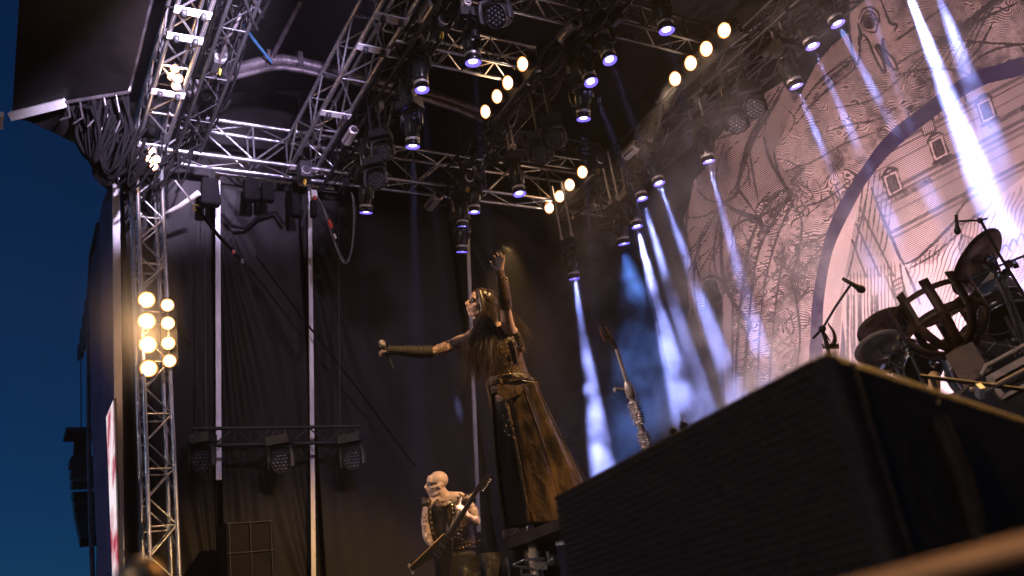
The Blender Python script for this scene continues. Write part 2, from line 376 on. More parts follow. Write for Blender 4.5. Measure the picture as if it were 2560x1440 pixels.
for k in range(9):
    f = k/8; xa = 252-50*f; ya = 560+300*f; yb = 735+150*f
    a, b = oy(xa, ya, 1.24+.03*k), oy(xa+2, yb, 1.24+.03*k); a.z, b.z = max(a.z,b.z), min(a.z,b.z); b.x = a.x
    MB().box((a+b)/2, (.10,.012,(a.z-b.z)/2+.02), (Vector((.9,.43,0)), Vector((-.43,.9,0)), UPZ)).obj('louvre', lvm, fac)
e0, e1 = oy(256,548,1.26), oy(199,888,1.5)
rod('louvre_rail', e0, e1, .025, black, fac); rod('louvre_rail', oy(250,720,1.26), oy(201,893,1.5), .025, black, fac)
for k in range(6):
    z = L_[4].z+.3 - k*.3
    MB().box((L_[4].x-.45, yF+.1, z), (.5,.03,.03)).obj('scaffold_rung', black, fac)
# led screen seen at a grazing angle
scr = thing('led_screen', (-10.6,1.14,2.6), 'tall video screen seen edge on, glowing white and rose', 'screen')
sm = bpy.data.materials.new('screen picture'); sm.use_nodes = True; nt = sm.node_tree; b_ = nt.nodes['Principled BSDF']
tc = nt.nodes.new('ShaderNodeTexCoord'); nz = nt.nodes.new('ShaderNodeTexNoise'); nz.inputs['Scale'].default_value = 2.2; nz.inputs['Detail'].default_value = 3
rp = nt.nodes.new('ShaderNodeValToRGB'); e = rp.color_ramp.elements
e[0].position = .36; e[0].color = (.5,.06,.09,1); e[1].position = .55; e[1].color = (1,.85,.9,1)
nt.links.new(tc.outputs['Object'], nz.inputs[0]); nt.links.new(nz.outputs[0], rp.inputs[0]); nt.links.new(rp.outputs[0], b_.inputs['Emission Color']); b_.inputs['Emission Strength'].default_value = 1.0
b_.inputs['Base Color'].default_value = (.02,.02,.02,1)
tl, tr, bl_, br = oy(266,1008,1.12), oy(283,1000,1.12), oy(282,1470,1.12), oy(297,1470,1.12)
tl.z = tr.z
MB().add([bl_, br, tr, tl], [(0,1,2,3)]).obj('display', sm, scr)
MB().hexa([bl_+Vector((-.02,.012,-.02)), tl+Vector((-.02,.012,.02)), bl_+Vector((-.02,.03,-.02)), tl+Vector((-.02,.03,.02)), br+Vector((.005,.012,-.02)), tr+Vector((.005,.012,.02)), br+Vector((.002,.03,-.02)), tr+Vector((.002,.03,.02))]).obj('cabinet', black, scr)
# line array far left
la = thing('line_array', (-15.4,1.6,5.3), 'curved black line array speaker hung far left against the sky', 'speaker')
ax0 = oy(204,900,1.6); ax1 = oy(203,1078,1.6)
rod('hoist_wire', ax1, oy(202,860,1.6), .012, black, la)
MB().box(oy(212,1086,1.6), (.33,.35,.05)).obj('bumper', black, la)
MB().box(oy(205,1120,1.6), (.12,.15,.16)).obj('hoist_motor', black, la)
pl = [(208,1158),(212,1185),(214,1212),(218,1240),(222,1266),(226,1292),(232,1316),(238,1338)]
for i, (x, y) in enumerate(pl):
    c = oy(x, y, 1.6); th = math.radians(3+4.5*i)
    MB().box(c, (.27,.24,.076), (Vector((math.cos(th),0,-math.sin(th)*.9)).normalized(), Vector((0,1,0)), Vector((math.sin(th)*.9,0,math.cos(th))).normalized())).obj('speaker_box', black, la)
cableblk = mat('darkened cable', (.007,.0065,.007), .9, 0, .2, 20, spec=.04)  # near-black and matte, darkened against the lamp spill
# ------------------------------------------------------------------ moving head lamps
Z3 = (Vector((1,0,0)), Vector((0,1,0)), Vector((0,0,1)))
HB = {}
HB['head_shell'] = MB().lathe([(.060,.012),(.072,0),(.078,.012),(.078,.05),(.070,.055),(.070,.10),(.076,.105),(.082,.15),(.09,.2),(.092,.27),(.075,.33),(.03,.35),(0,.35)], 22).mesh('head_shell', blackgloss)
HB['lens'] = MB().lathe([(0,.010),(.026,.009),(.042,.014)], 20).mesh('lens', cool)
HB['lens_rim'] = MB().lathe([(.040,.016),(.060,.008),(.076,-.003)], 20).mesh('lens_rim', coolrim)
HB['fin_ring'] = MB().lathe([(.071,.062),(.080,.064),(.080,.07),(.071,.072),(.080,.080),(.080,.088),(.071,.09)], 20).mesh('fin_ring', silver)
yk = MB()
for s in (-1, 1):
    yk.tube([(s*.105,0,.20),(s*.112,0,.27),(s*.112,0,.36),(s*.09,0,.42),(0,0,.43)], ((.03,.018),(.034,.02),(.034,.018),(.03,.018),(.03,.02)), 8)
HB['yoke'] = yk.mesh('yoke', blackgloss)
bs = MB().box((0,0,.50), (.12,.095,.05)).box((0,0,.442), (.06,.06,.01))
HB['base'] = bs.mesh('base', black)
ck = MB()
for s in (-1, 1): ck.tube([(s*.08,0,.55),(s*.08,0,.60)], .012, 6).torus((s*.08,0,.63), .032, .012, (Z3[1],Z3[2],Z3[0]), 12, 6)
ck.tube([(-.08,0,.57),(.08,0,.57)], .014, 6)
HB['clamp'] = ck.mesh('clamp', silver)
def copy_head(lens, target, truss_z, label, group, power, spread=5, yawr=0.0):
    spread = {4: 5.0, 6: 6.5, 8: 9.5, 5: 9.0, 24: 8.0}.get(round(power/3300), spread)
    lens = Vector(lens); d = (lens-Vector(target)).normalized()    # head axis points up along d
    q = d.to_track_quat('Z', 'Y'); piv = lens + d*.2
    t = thing('moving_head', piv, label, 'stage light', group)
    for n in ('head_shell', 'lens', 'lens_rim', 'fin_ring'):
        o = bpy.data.objects.new(n, HB[n]); COL.objects.link(o); o.parent = t; o.rotation_mode = 'QUATERNION'; o.rotation_quaternion = q
        o.location = -(q @ Vector((0,0,.2)))
    for n in ('yoke', 'base', 'clamp'):
        o = bpy.data.objects.new(n, HB[n]); COL.objects.link(o); o.parent = t; o.rotation_euler = (0,0,yawr); o.location = (0,0,-.2)
    gap = truss_z - (piv.z+.45)
    if gap > .03:
        for s in (-1, 1): rod('hanger_tube', piv+Vector((s*.08*math.cos(yawr), s*.08*math.sin(yawr), .42)), piv+Vector((s*.08*math.cos(yawr), s*.08*math.sin(yawr), .45+gap)), .014, silver, t, 6)
    if power:
        l = spot('beam', lens - d*.0 - d*.02, lens-d*3, power, (.36,.40,1.0), spread, .55, .03); l.parent = t; l.location = lens-d*.02-piv
    return t
rows = {1: [((1183,157),(1196,300),3),((1055,225),(1071,380),3),((1023,276),(1036,420),3),((1032,367),(1036,560),4.5),((915,532),(912,660),2)],
        2: [((1667,77),(1726,360),7),((1525,151),(1716,660),7),((1478,206),(1608,540),7),((1459,298),(1468,460),7),((1299,485),(1340,700),2.5),((1186,531),(1192,700),.25),((1157,568),(1160,720),.25),((1155,630),(1152,760),.6)],
        3: [((2095,60),(2240,330),4),((2032,116),(2230,560),4),((1991,216),(2085,440),4),((1772,404),(1850,690),6),((1648,459),(1800,880),6),((1606,497),(1745,960),6),((1593,567),(1720,1060),8),((1436,697),(1497,1100),5)]}
rown = {1: 'first moving light row', 2: 'middle moving light row', 3: 'rear moving light row'}
nth = ['first', 'second', 'third', 'fourth', 'fifth', 'sixth', 'seventh', 'eighth']
for r, lst in rows.items():
    for i, (a, b, w) in enumerate(lst):
        Y_ = 6.75 if a == (1436,697) else LT[r]; L0 = oy(*a, Y_); T0 = oy(*b, Y_ + (.25 if r == 3 else .0))
        copy_head(L0, T0, 7.73, 'lit moving head, %s down in the %s' % (nth[i], rown[r]), 'moving head lights', 3300*w, 3.2, yawr=.5 if i % 2 else -.2)
# beams entering from fixtures just above the picture, and low rear floor haze beams
for i, (a, b, w) in enumerate((((2262,-40),(2440,420),24), ((2150,-60),(2330,480),3), ((2330,-60),(2520,470),5))):
    copy_head(oy(*a, LT[3]), oy(*b, LT[3]+.45), 7.73, 'moving head beyond the upper edge, beam %s along the banner' % nth[i], 'moving head lights', 3300*w, 3.2)

# ------------------------------------------------------------------ warm lamp bars
PARB = MB().lathe([(.03,-.20),(.06,-.17),(.085,-.06),(.092,0),(.098,.004),(.098,.016),(.088,.018)], 22).mesh('lamp', black)
LENSB = MB().lathe([(0,.018),(.045,.014),(.070,.008)], 20).mesh('lens', warm)
RIMB = MB().lathe([(.070,.008),(.082,.003),(.090,.006)], 20).mesh('bloom_ring', warmrim)
def par_lamp(c, face, parent, k=1.0):
    q = Vector(face).normalized().to_track_quat('Z', 'Y')
    o = bpy.data.objects.new('lamp', PARB); COL.objects.link(o); o.parent = parent; o.rotation_mode = 'QUATERNION'; o.rotation_quaternion = q
    o.location = Vector(c)-world_loc(parent); o.scale = (k,k,k)
    l = bpy.data.objects.new('lens', LENSB); COL.objects.link(l); l.parent = o
    r = bpy.data.objects.new('bloom_ring', RIMB); COL.objects.link(r); r.parent = o
    return o
def blinder(pts, label, group, k, glow, facing=(-4,-10,1.65), frame=True, cat='blinder light'):
    c = sum((Vector(p) for p in pts), Vector())/len(pts); fc = (Vector(facing)-c).normalized()
    t = thing('blinder_light', c, label, cat, group)
    for p in pts: par_lamp(p, fc, t, k)
    if frame:
        a, b = Vector(pts[0])-fc*.16*k, Vector(pts[-1])-fc*.16*k; e = (b-a).normalized()
        MB().tube([a-e*.12*k, b+e*.12*k], .02, 6).obj('mounting_bar', black, t)
        s_ = e.cross(fc).normalized()
        MB().box((a+b)/2, ((b-a).length/2+.1*k, .1*k, .04), (e, s_, fc)).obj('housing', black, t)
    if glow:
        d = bpy.data.lights.new('glow', 'POINT'); d.energy = glow; d.color = (1,.52,.2); d.shadow_soft_size = .12
        o = bpy.data.objects.new('glow', d); COL.objects.link(o); o.parent = t; o.location = fc*.16
    return t
G = 'warm blinder lamp bars'
def y_for(z, p): return oz(*p, z)
blinder([oz(x,y,7.74) for x, y in ((1308,160),(1271,207),(1244,241),(1215,279))], 'bar of four warm lamps hung on the middle row, nearest the frame top', G, .92, 4)
blinder([oz(x,y,7.74) for x, y in ((1457,430),(1425,462),(1400,491),(1374,519))], 'bar of four warm lamps farthest down, left of the blue beams', G, .98, 4)
bl3 = blinder([oz(x,y,7.74) for x, y in ((1812,76),(1767,122),(1728,158),(1689,197))], 'bar of four warm lamps left of the winged banner, one throwing a visible beam', G, .98, 4)
L3 = oz(1689,197,7.74); T3 = P(1640,300,(L3-EYE).dot(CF)-.35)
spot('blinder_beam', L3+(T3-L3).normalized()*.05, T3, 9000, (1,.62,.40), 15, .5, .07).parent = None
def faceat(p): return (-3, -3, 2.2)
blinder([ox(x,y,-9.53) for x, y in ((367,750),(367,803),(370,862),(372,921))], 'left column of four glaring warm lamps on the tower truss', G, 1.0, 13, (0,-1,1.7))
blinder([ox(x,y,-9.50) for x, y in ((419,763),(420,808),(421,858),(424,902))], 'right column of four glaring warm lamps beside the tower truss', G, .78, 13, (0,-1,1.7))
blinder([P(x,y,9.6) for x, y in ((437,172),(430,191),(447,196),(440,214))], 'upper cluster of four small warm lamps under the bright front truss', G, .52, 3, (0,-1,1.7))
blinder([P(x,y,10.1) for x, y in ((380,377),(374,397),(392,398),(385,416))], 'lower cluster of four small warm lamps at the tower head', G, .48, 3, (0,-1,1.7))

# ------------------------------------------------------------------ unlit led heads with honeycomb faces
LH = {}
LH['head_shell'] = MB().lathe([(0,-.2),(.07,-.19),(.1,-.14),(.112,-.05),(.115,0),(.118,.012),(.108,.016),(.104,.004)], 24).mesh('head_shell', black)
LH['face_plate'] = MB().lathe([(0,.004),(.105,.004)], 24).mesh('face_plate', black)
cells = MB()
for i in range(-2, 3):
    for j in range(-2, 3):
        x, y = .042*(i+.5*j), .0364*j
        if math.hypot(x, y) < .092: cells.lathe([(.018,.004),(.017,.010),(.010,.015),(0,.016)], 10, (x, y, 0))
LH['lens_array'] = cells.mesh('lens_array', ledoff)
ly = MB()
for s in (-1, 1): ly.tube([(s*.13,0,-.06),(s*.135,0,.06),(s*.12,0,.17),(0,0,.19)], ((.03,.012),(.032,.014),(.03,.014),(.03,.016)), 8)
LH['yoke'] = ly.mesh('yoke', black)
LH['base'] = MB().box((0,0,.245), (.13,.1,.05)).tube([(-.07,0,.29),(-.07,0,.37)], .012, 6).tube([(.07,0,.29),(.07,0,.37)], .012, 6).mesh('base', black)
def led_head(c, face, label, k=1.0, top=None):
    c = Vector(c); q = (Vector(face)-c).normalized().to_track_quat('Z', 'Y')
    t = thing('led_wash_head', c, label, 'stage light', 'unlit LED wash heads')
    for n in ('head_shell', 'face_plate', 'lens_array'):
        o = bpy.data.objects.new(n, LH[n]); COL.objects.link(o); o.parent = t; o.rotation_mode = 'QUATERNION'; o.rotation_quaternion = q; o.scale = (k,)*3
    for n in ('yoke', 'base'):
        o = bpy.data.objects.new(n, LH[n]); COL.objects.link(o); o.parent = t; o.rotation_euler = (0,0,.9); o.scale = (k,)*3
    if top and top > c.z+.37*k: rod('hanger_tube', c+Vector((0,0,.34*k)), (c.x, c.y, top), .015, black, t, 6)
    return t
aud = (-3.0, -6.0, 1.0)
for p, Y, lab, k in (((1240,40),3.72,'dark LED head near the top edge beside the first moving light row',1.0), ((957,382),3.6,'dark LED head in the cluttered gear right of the second truss',.9), ((940,452),3.55,'dark LED head just above the lowest left moving light',.9),
                  ((1385,350),5.2,'upper of two dark LED heads under the middle lighting row',.95), ((1354,389),5.2,'lower of two dark LED heads under the middle lighting row',.95),
                  ((1886,272),7.3,'right of two dark honeycomb heads in front of the banner wing',1.0), ((1842,311),7.3,'left of two dark honeycomb heads in front of the banner wing',1.0),
                  ((1520,597),7.3,'upper of two dim LED heads above the blue smoke beams',1.0), ((1489,624),7.3,'lower of two dim LED heads above the blue smoke beams',1.0)):
    led_head(oy(*p, Y), aud, lab, k, 7.75)
# hanging T bar with three heads at the side wall
tb = thing('hanging_bar', ox(700,1080,-9.95), 'low black lattice bar with three unlit heads hung before the side wall', 'lighting bar')
a0, a1 = ox(482,1072,-9.95), ox(902,1066,-9.95); dz = Vector((0,0,-.19))
rod('chord', a0, a1, .022, black, tb); rod('chord', a0+dz, a1+dz, .022, black, tb)
for i in range(9):
    u, v = a0.lerp(a1, i/9), a0.lerp(a1, (i+1)/9)
    rod('brace', u+(dz if i % 2 else Vector()), v+(Vector() if i % 2 else dz), .009, black, tb, 6)
for x in (515, 850): rod('hoist_wire', ox(x,1068,-9.95), ox(x-4,520,-9.95), .008, black, tb, 6)
for x, y, lab in ((505,1155,'left unlit head under the hanging lattice bar'), (703,1157,'middle unlit honeycomb head under the hanging lattice bar'), (882,1150,'right unlit honeycomb head under the hanging lattice bar')):
    led_head(ox(x,y,-9.9), (0,0,1.6), lab, 1.0)

# ------------------------------------------------------------------ silver cylindrical cans
for (a, b), Y, w, lab in ((((1062,45),(1088,5)),3.6,.15,'silver can fixture near the top edge, over the first light row'), (((1405,96),(1440,56)),5.2,.16,'silver can fixture in front of the middle light row'),
                     (((866,354),(885,324)),3.5,.12,'silver can fixture beside the second truss'), (((1565,390),(1592,358)),7.3,.17,'silver can fixture standing out in the dark left of the banner'),
                     (((1072,517),(1096,488)),5.2,.15,'silver can fixture left of the lowest moving lights')):
    p0, p1 = oy(*a, Y), oy(*b, Y); p1.z = p0.z = (p0.z+p1.z)/2; p1.y = p0.y
    ex = (p1-p0).normalized(); L = (p1-p0).length/2; c = (p0+p1)/2; r = w*.5
    t = thing('silver_can', c, lab, 'stage light', 'silver can fixtures')
    MB().lathe([(r*.6,-L),(r,-L),(r,-L+.01),(r*.97,-L+.02),(r*.97,L-.02),(r,L-.01),(r,L),(r*.6,L)], 24, c, (Vector((0,1,0)), Vector((0,0,1)), ex)).obj('can', silver, t)
    for s in (-1, 1): MB().lathe([(0,0),(r*.62,0),(r*.62,.006)], 20, c+ex*(L-.012)*s, (Vector((0,1,0)), Vector((0,0,1)), ex)).obj('end_cap', black, t)
    MB().box(c-Vector((0,r*.75,r*.68)), (L*.8,.010,.006), (ex, Vector((0,1,-1)).normalized(), Vector((0,1,1)).normalized())).obj('chrome_strip', chrome, t)  # plain chrome strip along the can
    rod('bracket', c+Vector((0,0,r)), Vector((c.x, c.y+.1, 7.75)), .012, black, t, 6)

# ------------------------------------------------------------------ chain hoists, cables, clutter on the trusses
def hoist(p, lab, drop=.55, k=1.0):
    p = Vector(p); t = thing('chain_hoist', p, lab, 'chain hoist', 'chain hoists')
    MB().box(p, (.09*k,.07*k,.11*k)).obj('motor_body', black, t)
    MB().lathe([(.05*k,-.1*k),(.06*k,-.09*k),(.06*k,.09*k),(.05*k,.1*k)], 12, p+Vector((0,0,-.02)), (Z3[1], Z3[2], Z3[0])).obj('motor_drum', silver, t)
    for s in (-1, 1): rod('chain', p+Vector((s*.025,0,.1)), p+Vector((s*.025,0,.1+drop)), .006, chrome, t, 6)
    MB().torus(p+Vector((0,0,-.15*k)), .035*k, .009, (Z3[0], Z3[2], Z3[1]), 12, 6, -.5*PI, PI).obj('hook', yel, t)
    return t
for p, z, lab in (((548,150),7.9,'dark chain hoist among cables right of the front truss'), ((1490,405),7.6,'chain hoist hidden among the middle row fixtures'), ((1165,450),7.5,'cluttered chain hoist over the three lowest moving lights'),
               ((920,370),7.6,'chain hoist right of the silver can by the second truss'), ((1100,60),7.7,'chain hoist at the top edge between silver can and moving light'), ((760,430),7.6,'chain hoist at the foot of the second truss')):
    hoist(oz(*p, z), lab, 1.0)
def cable(pts, r, lab, group, name='cable', m=None):
    o = MB().tube(pts, r, 6).obj(name, m or cableblk, None, pts[0]); return tag(o, lab, 'cable', group)
def sag(a, b, s, n=10):
    a, b = Vector(a), Vector(b); return [a.lerp(b, i/n)-Vector((0,0,s*4*(i/n)*(1-i/n))) for i in range(n+1)]
def bez(px, d, n=18):
    """smooth curve through pixel points at depths"""
    q = [P(x, y, dd) for (x, y), dd in zip(px, d)]; out = []
    for i in range(len(q)-1):
        p0, p1, p2, p3 = q[max(i-1,0)], q[i], q[i+1], q[min(i+2,len(q)-1)]
        for k in range(6):
            t = k/6; out.append(.5*((2*p1)+(p2-p0)*t+(2*p0-5*p1+4*p2-p3)*t*t+(3*p1-p0-3*p2+p3)*t**3))
    return out+[q[-1]]
rnd = random.Random(3)
for r in (1, 2, 3):
    t = thing('cable_bundle', (-8, LT[r], 7.7), ['tangled cable loops under the first lighting truss','tangled cable loops under the middle lighting truss','tangled cable loops under the rear lighting truss'][r-1], 'cables', 'truss cable bundles')
    for k in range(26):
        x = -9.8+rnd.random()*6.2; w = .25+rnd.random()*.7; yy = LT[r]+rnd.uniform(-.16,.16)
        MB().tube(sag((x,yy,7.72+rnd.random()*.25), (x+w,yy+rnd.uniform(-.1,.1),7.72+rnd.random()*.25), .05+rnd.random()*.22, 8), rnd.choice((.006,.009,.012)), 5).obj('cable', cablem if k % 4 else rafm, t)
    for k in range(14):
        x = -9.7+rnd.random()*5.5
        MB().box((x, LT[r]+rnd.uniform(-.2,.2), 7.6+rnd.random()*.3), (.03+.05*rnd.random(), .03, .02+.06*rnd.random())).obj('junction_box', rnd.choice((black, black, silver, aludark)), t)
    for k in range(10):
        x = -9.6+rnd.random()*5.2; z = 7.35+rnd.random()*.3; y = LT[r]+rnd.uniform(-.25,.25)
        rod('safety_wire', (x,y,z), (x+rnd.uniform(-.03,.03),y,z+.35+.3*rnd.random()), .005, chrome, t, 5)
t = thing('cable_bundle', (-9, 1.9, 7.8), 'thick black cable bundle hanging along the front truss to the tower', 'cables', 'truss cable bundles')
for k in range(34):
    x = -9.75+rnd.random()*2.6; w = .3+rnd.random()*.9
    MB().tube(sag((x,1.68+rnd.random()*.45,7.75+rnd.random()*.45), (x+w,1.68+rnd.random()*.45,7.75+rnd.random()*.45), .03+rnd.random()*.13, 8), rnd.choice((.008,.012,.018)), 5).obj('cable', cableblk if k % 7 else rafm, t)
for k in range(16):
    x = -9.75+rnd.random()*.5
    a = (x, 1.5+rnd.random()*.4, 7.8); b = (x-.1+.2*rnd.random(), 1.25+rnd.random()*.5, 7.0+.5*rnd.random())
    MB().tube(sag(a, b, .10, 8), .012, 5).obj('cable', cableblk, t)
t = thing('cable_bundle', (-9.7, 1.0, 7.7), 'dark mass of cables hanging behind the roof corner, against the sky', 'cables', 'truss cable bundles')
for k in range(60):
    x = 170+rnd.random()*150; f = (x-170)/150
    y0 = 262-30*f+rnd.random()*30; y1 = 350+ f*110 + rnd.random()*30
    q = bez([(x, y0), (x+rnd.uniform(-18,30), (y0+y1)/2+rnd.uniform(-15,15)), (max(215+f*50, x+rnd.uniform(-30,25)), y1), (x+45+rnd.random()*40, y1-60-rnd.random()*60)], [9.75+.4*rnd.random()]*4)
    MB().tube(q, rnd.choice((.012,.016,.022)), 5).obj('cable', cableblk, t)
# hanging cable loop with red connector and pulley by the middle wall pole
cb = thing('cable_loop', P(790,490,9.9), 'hanging black cable loop with a red connector near the middle wall pole', 'cables')
MB().tube(bez([(786,478),(818,540),(840,610),(862,652),(878,630),(887,560),(885,500),(878,482)], [9.9]*8), .011, 6).obj('cable', cablem, cb)
MB().tube(bez([(786,478),(812,530),(830,590),(858,655),(876,640),(884,560),(882,500),(878,482)], [9.85]*8), .008, 6).obj('cable', rafm, cb)
MB().tube([P(822,550,9.82),P(826,560,9.82),P(830,570,9.82)], (.016,.022,.014), 8).obj('connector', redm, cb)
MB().tube([P(835,585,9.82),P(840,596,9.82)], .012, 8).obj('connector_tip', silver, cb)
MB().box(P(784,487,9.85), (.03,.03,.045)).obj('pulley_block', silver, cb)
MB().box(P(787,495,9.80), (.015,.015,.02)).obj('pulley_tag', redm, cb)
cb = thing('guy_strap', P(440,455,9.9), 'black strap with yellow hook slanting across the dark cloth near the tower', 'strap')
MB().tube([P(438,452,9.9),P(488,515,9.8)], .010, 6).obj('wire', silver, cb)
MB().torus(P(491,519,9.8), .03, .009, (CR, CU, CF), 12, 6, .6, 5.6).obj('hook', yel, cb)
MB().tube([P(494,523,9.8),P(545,588,9.7),P(606,655,9.6)], .018, 6).obj('webbing', cableblk, cb)
MB().box(P(584,630,9.62), (.014,.014,.018)).obj('red_tag', redm, cb)
MB().box(P(605,654,9.6), (.018,.014,.03)).obj('buckle', aludark, cb)
tag(MB().tube([P(404,538,10.4),P(450,515,10.35),P(497,482,10.3)], (.012,.03,.035), 6).obj('cloth_roll', whitep, None, P(404,538,10.4)), 'pale creased roll of sheeting slanting beside the tower top', 'sheet')
cable([ox(x,y,-10.15) for x, y in ((556,536),(580,565),(615,572),(650,540),(690,530),(710,560))], .024, 'thick dark cable sagging at the top of the wall cloth', 'wall cables')
cable([ox(x,y,-10.05) for x, y in ((640,640),(760,800),(900,980),(1010,1130),(1040,1165))], .012, 'thin dark diagonal wire crossing the wall cloth to the guitarist', 'wall cables')
for x, y, w, h, lab in ((628,475,22,34,'left dark bag hung under the side truss'), (668,480,18,30,'middle dark bag hung under the side truss'), (738,500,13,52,'tall dark bag hung next to the middle wall pole'), (525,480,26,40,'dark box hung above the first wall pole'), (783,520,8,28,'small dark pouch on the middle wall pole')):
    c = ox(x, y, -9.85); k = 1/215
    o = MB().hexa([c+Vector((sx*.07*(1-.25*(sz>0)), sy*w*k*(.8 if sz > 0 else 1), sz*h*k)) for sx in (-1,1) for sy in (-1,1) for sz in (-1,1)]).obj('hanging_bag', cableblk, None, c); bv_ = o.modifiers.new('bevel','BEVEL'); bv_.width = .03; bv_.segments = 3; tag(o, lab, 'bag', 'dark bags under the side truss')
    rod('cord', c+Vector((0,0,h*k*.9)), (c.x, c.y, 7.8), .006, cablem, o, 5)
# added wash head and wide spot, put in to make the blue fog
copy_head(oy(1560,610,7.0), oy(1640,1000,7.3), 7.73, 'added wash head for the blue fog behind the spiked stand', 'moving head lights', 0)
l_ = spot('beam', oy(1562,625,7.0), oy(1650,1050,7.45), 900, (.14,.32,1.0), 40, .8, .05)
# ------------------------------------------------------------------ engraved banner (flat print, drawn as arrays)
YB = 8.72
def vnoise(x, y, seed):
    xi = np.floor(x).astype(np.int64); yi = np.floor(y).astype(np.int64); fx = x-xi; fy = y-yi
    fx = fx*fx*(3-2*fx); fy = fy*fy*(3-2*fy)
    def h(a, b):
        n = (a*374761393 + b*668265263 + seed*974711) & 0x7fffffff
        n = ((n ^ (n >> 13))*1274126177) & 0x7fffffff
        return ((n ^ (n >> 16)) & 0xffff)/65535.0
    return (h(xi,yi)*(1-fx)+h(xi+1,yi)*fx)*(1-fy)+(h(xi,yi+1)*(1-fx)+h(xi+1,yi+1)*fx)*fy
def fbm(x, y, seed): return (vnoise(x,y,seed)+.5*vnoise(2*x,2*y,seed+1)+.25*vnoise(4*x,4*y,seed+2))/1.75
BX0, BX1, BZ0, BZ1 = -9.6, -2.6, 1.85, 9.0
NW, NH = 1750, 1790
gx = (np.arange(NW)+.5)/NW*(BX1-BX0)+BX0; gz = (np.arange(NH)+.5)/NH*(BZ1-BZ0)+BZ0
GX, GZ = np.meshgrid(gx.astype(np.float32), gz.astype(np.float32))
def proj(X, Y, Z):
    dx, dy, dz = X-EYE.x, Y-EYE.y, Z-EYE.z
    w = dx*CF.x+dy*CF.y+dz*CF.z
    return 1280+FPX*(dx*CR.x+dy*CR.y+dz*CR.z)/w, 720-FPX*(dx*CU.x+dy*CU.y+dz*CU.z)/w
PX, PY = proj(GX, YB, GZ)                       # the drawing's own sheet coordinates
def curve(pts, k=6):
    pts = np.array(pts, float); out = []
    for i in range(len(pts)-1):
        p0, p1, p2, p3 = pts[max(i-1,0)], pts[i], pts[i+1], pts[min(i+2,len(pts)-1)]
        for j in range(k):
            t = j/k; out.append(.5*(2*p1+(p2-p0)*t+(2*p0-5*p1+4*p2-p3)*t*t+(3*p1-p0-3*p2+p3)*t**3))
    out.append(pts[-1]); return np.array(out)
INK = np.zeros((NH, NW), np.float32)
def sub(pts, m):
    x0, y0 = pts.min(0)-m; x1, y1 = pts.max(0)+m
    return (PX > x0) & (PX < x1) & (PY > y0) & (PY < y1)
def stroke(pts, w, smooth=True, taper=True, wob=1.2):
    c = curve(pts) if smooth and len(pts) > 2 else np.array(pts, float)
    for i in range(len(c)-1):
        a, b = c[i], c[i+1]; m = sub(np.array([a,b]), w+4)
        if not m.any(): continue
        x, y = PX[m], PY[m]; d = b-a; L2 = d@d+1e-6
        t = np.clip(((x-a[0])*d[0]+(y-a[1])*d[1])/L2, 0, 1)
        ww = w*(.45+.55*math.sin(PI*(i+.5)/(len(c)-1))) if taper else w
        dist = np.hypot(x-a[0]-t*d[0], y-a[1]-t*d[1]) + wob*(vnoise(x/7, y/7, 5)-.5)*2
        INK[m] = np.maximum(INK[m], np.clip(ww*.62+.7-dist, 0, 1))
def inside(poly):
    r = np.zeros(PX.shape, bool); poly = np.array(poly, float); n = len(poly)
    for i in range(n):
        (x1, y1), (x2, y2) = poly[i], poly[(i+1) % n]
        if y1 == y2: continue
        c = ((y1 > PY) != (y2 > PY)) & (PX < (x2-x1)*(PY-y1)/(y2-y1)+x1); r ^= c
    return r
def hatch(mask, phase, dark):
    f = phase-np.floor(phase); v = np.clip((dark-np.abs(f-.5)*2)*4+.5, 0, 1)
    INK[mask] = np.maximum(INK[mask], v[mask])
bandL = [(2025,1300),(2023,890),(2025,860),(2030,763),(2043,680),(2057,613),(2087,530),(2127,460),(2160,413),(2215,340),(2300,270),(2420,187),(2500,160),(2600,138),(3000,120)]
bandR = [(2057,1300),(2057,960),(2057,807),(2060,747),(2073,663),(2093,597),(2140,503),(2170,452),(2225,385),(2310,312),(2440,222),(2530,195),(2620,178),(3000,160)]
bl, br_ = curve(bandL), curve(bandR)
spandrel = inside(list(bl)+[(3000,-900),(1500,-900),(1500,1300)])
band = inside(list(bl)+list(br_[::-1]))
inner = ~spandrel & ~band
N1 = fbm(PX/70, PY/70, 11); N2 = fbm(PX/28, PY/28, 21)
# swirling rock-like texture in the spandrel
ang = 1.1+2.6*(fbm(PX/150, PY/150, 31)-.5)*2
warp = 26*(N1-.5)*2
ph = ((PX*.30+PY*.95)+warp*1.5+6*np.sin(PX/23+N1*6))/4.5
tone = .32+.62*np.clip(fbm(PX/55, PY/80, 41)*1.6-.45, 0, 1)
ph2 = (PX*.90-PY*.42+warp*1.2)/5.0
hatch(spandrel, ph2, np.clip(tone*1.3-.62, 0, .7))
hatch(spandrel, ph, tone*(.45+.9*vnoise(PX/9, PY/9, 8)))
# ropes of the column: vertical strips with rungs
for pts, w in (([(1835,1300),(1838,1000),(1846,820),(1866,650),(1900,540),(1950,480),(2010,420)],5),([(1858,1300),(1860,980),(1872,800),(1893,640),(1930,560),(1970,490)],5),([(1890,1300),(1893,1000),(1905,760),(1940,600),(1985,500)],4),([(1918,1300),(1922,1000),(1935,800),(1960,620)],4)):
    c = curve(pts, 10); stroke(pts, w, taper=False)
    for i in range(0, len(c)-1):
        n = np.array([-(c[i+1]-c[i])[1], (c[i+1]-c[i])[0]]); n = n/(np.linalg.norm(n)+1e-6)
        stroke([c[i], c[i]+n*-16+[0,5]], 1.7, False)
border = inside([(1801,1300),(1803,740),(1833,720),(1829,1300)])
INK[border] *= .2; hatch(border, (PX*.75+PY)/5.5, np.full(PX.shape, .42, np.float32))
stroke([(1803,1300),(1805,740)], 4, False, False); stroke([(1829,1300),(1832,720)], 4, False, False)
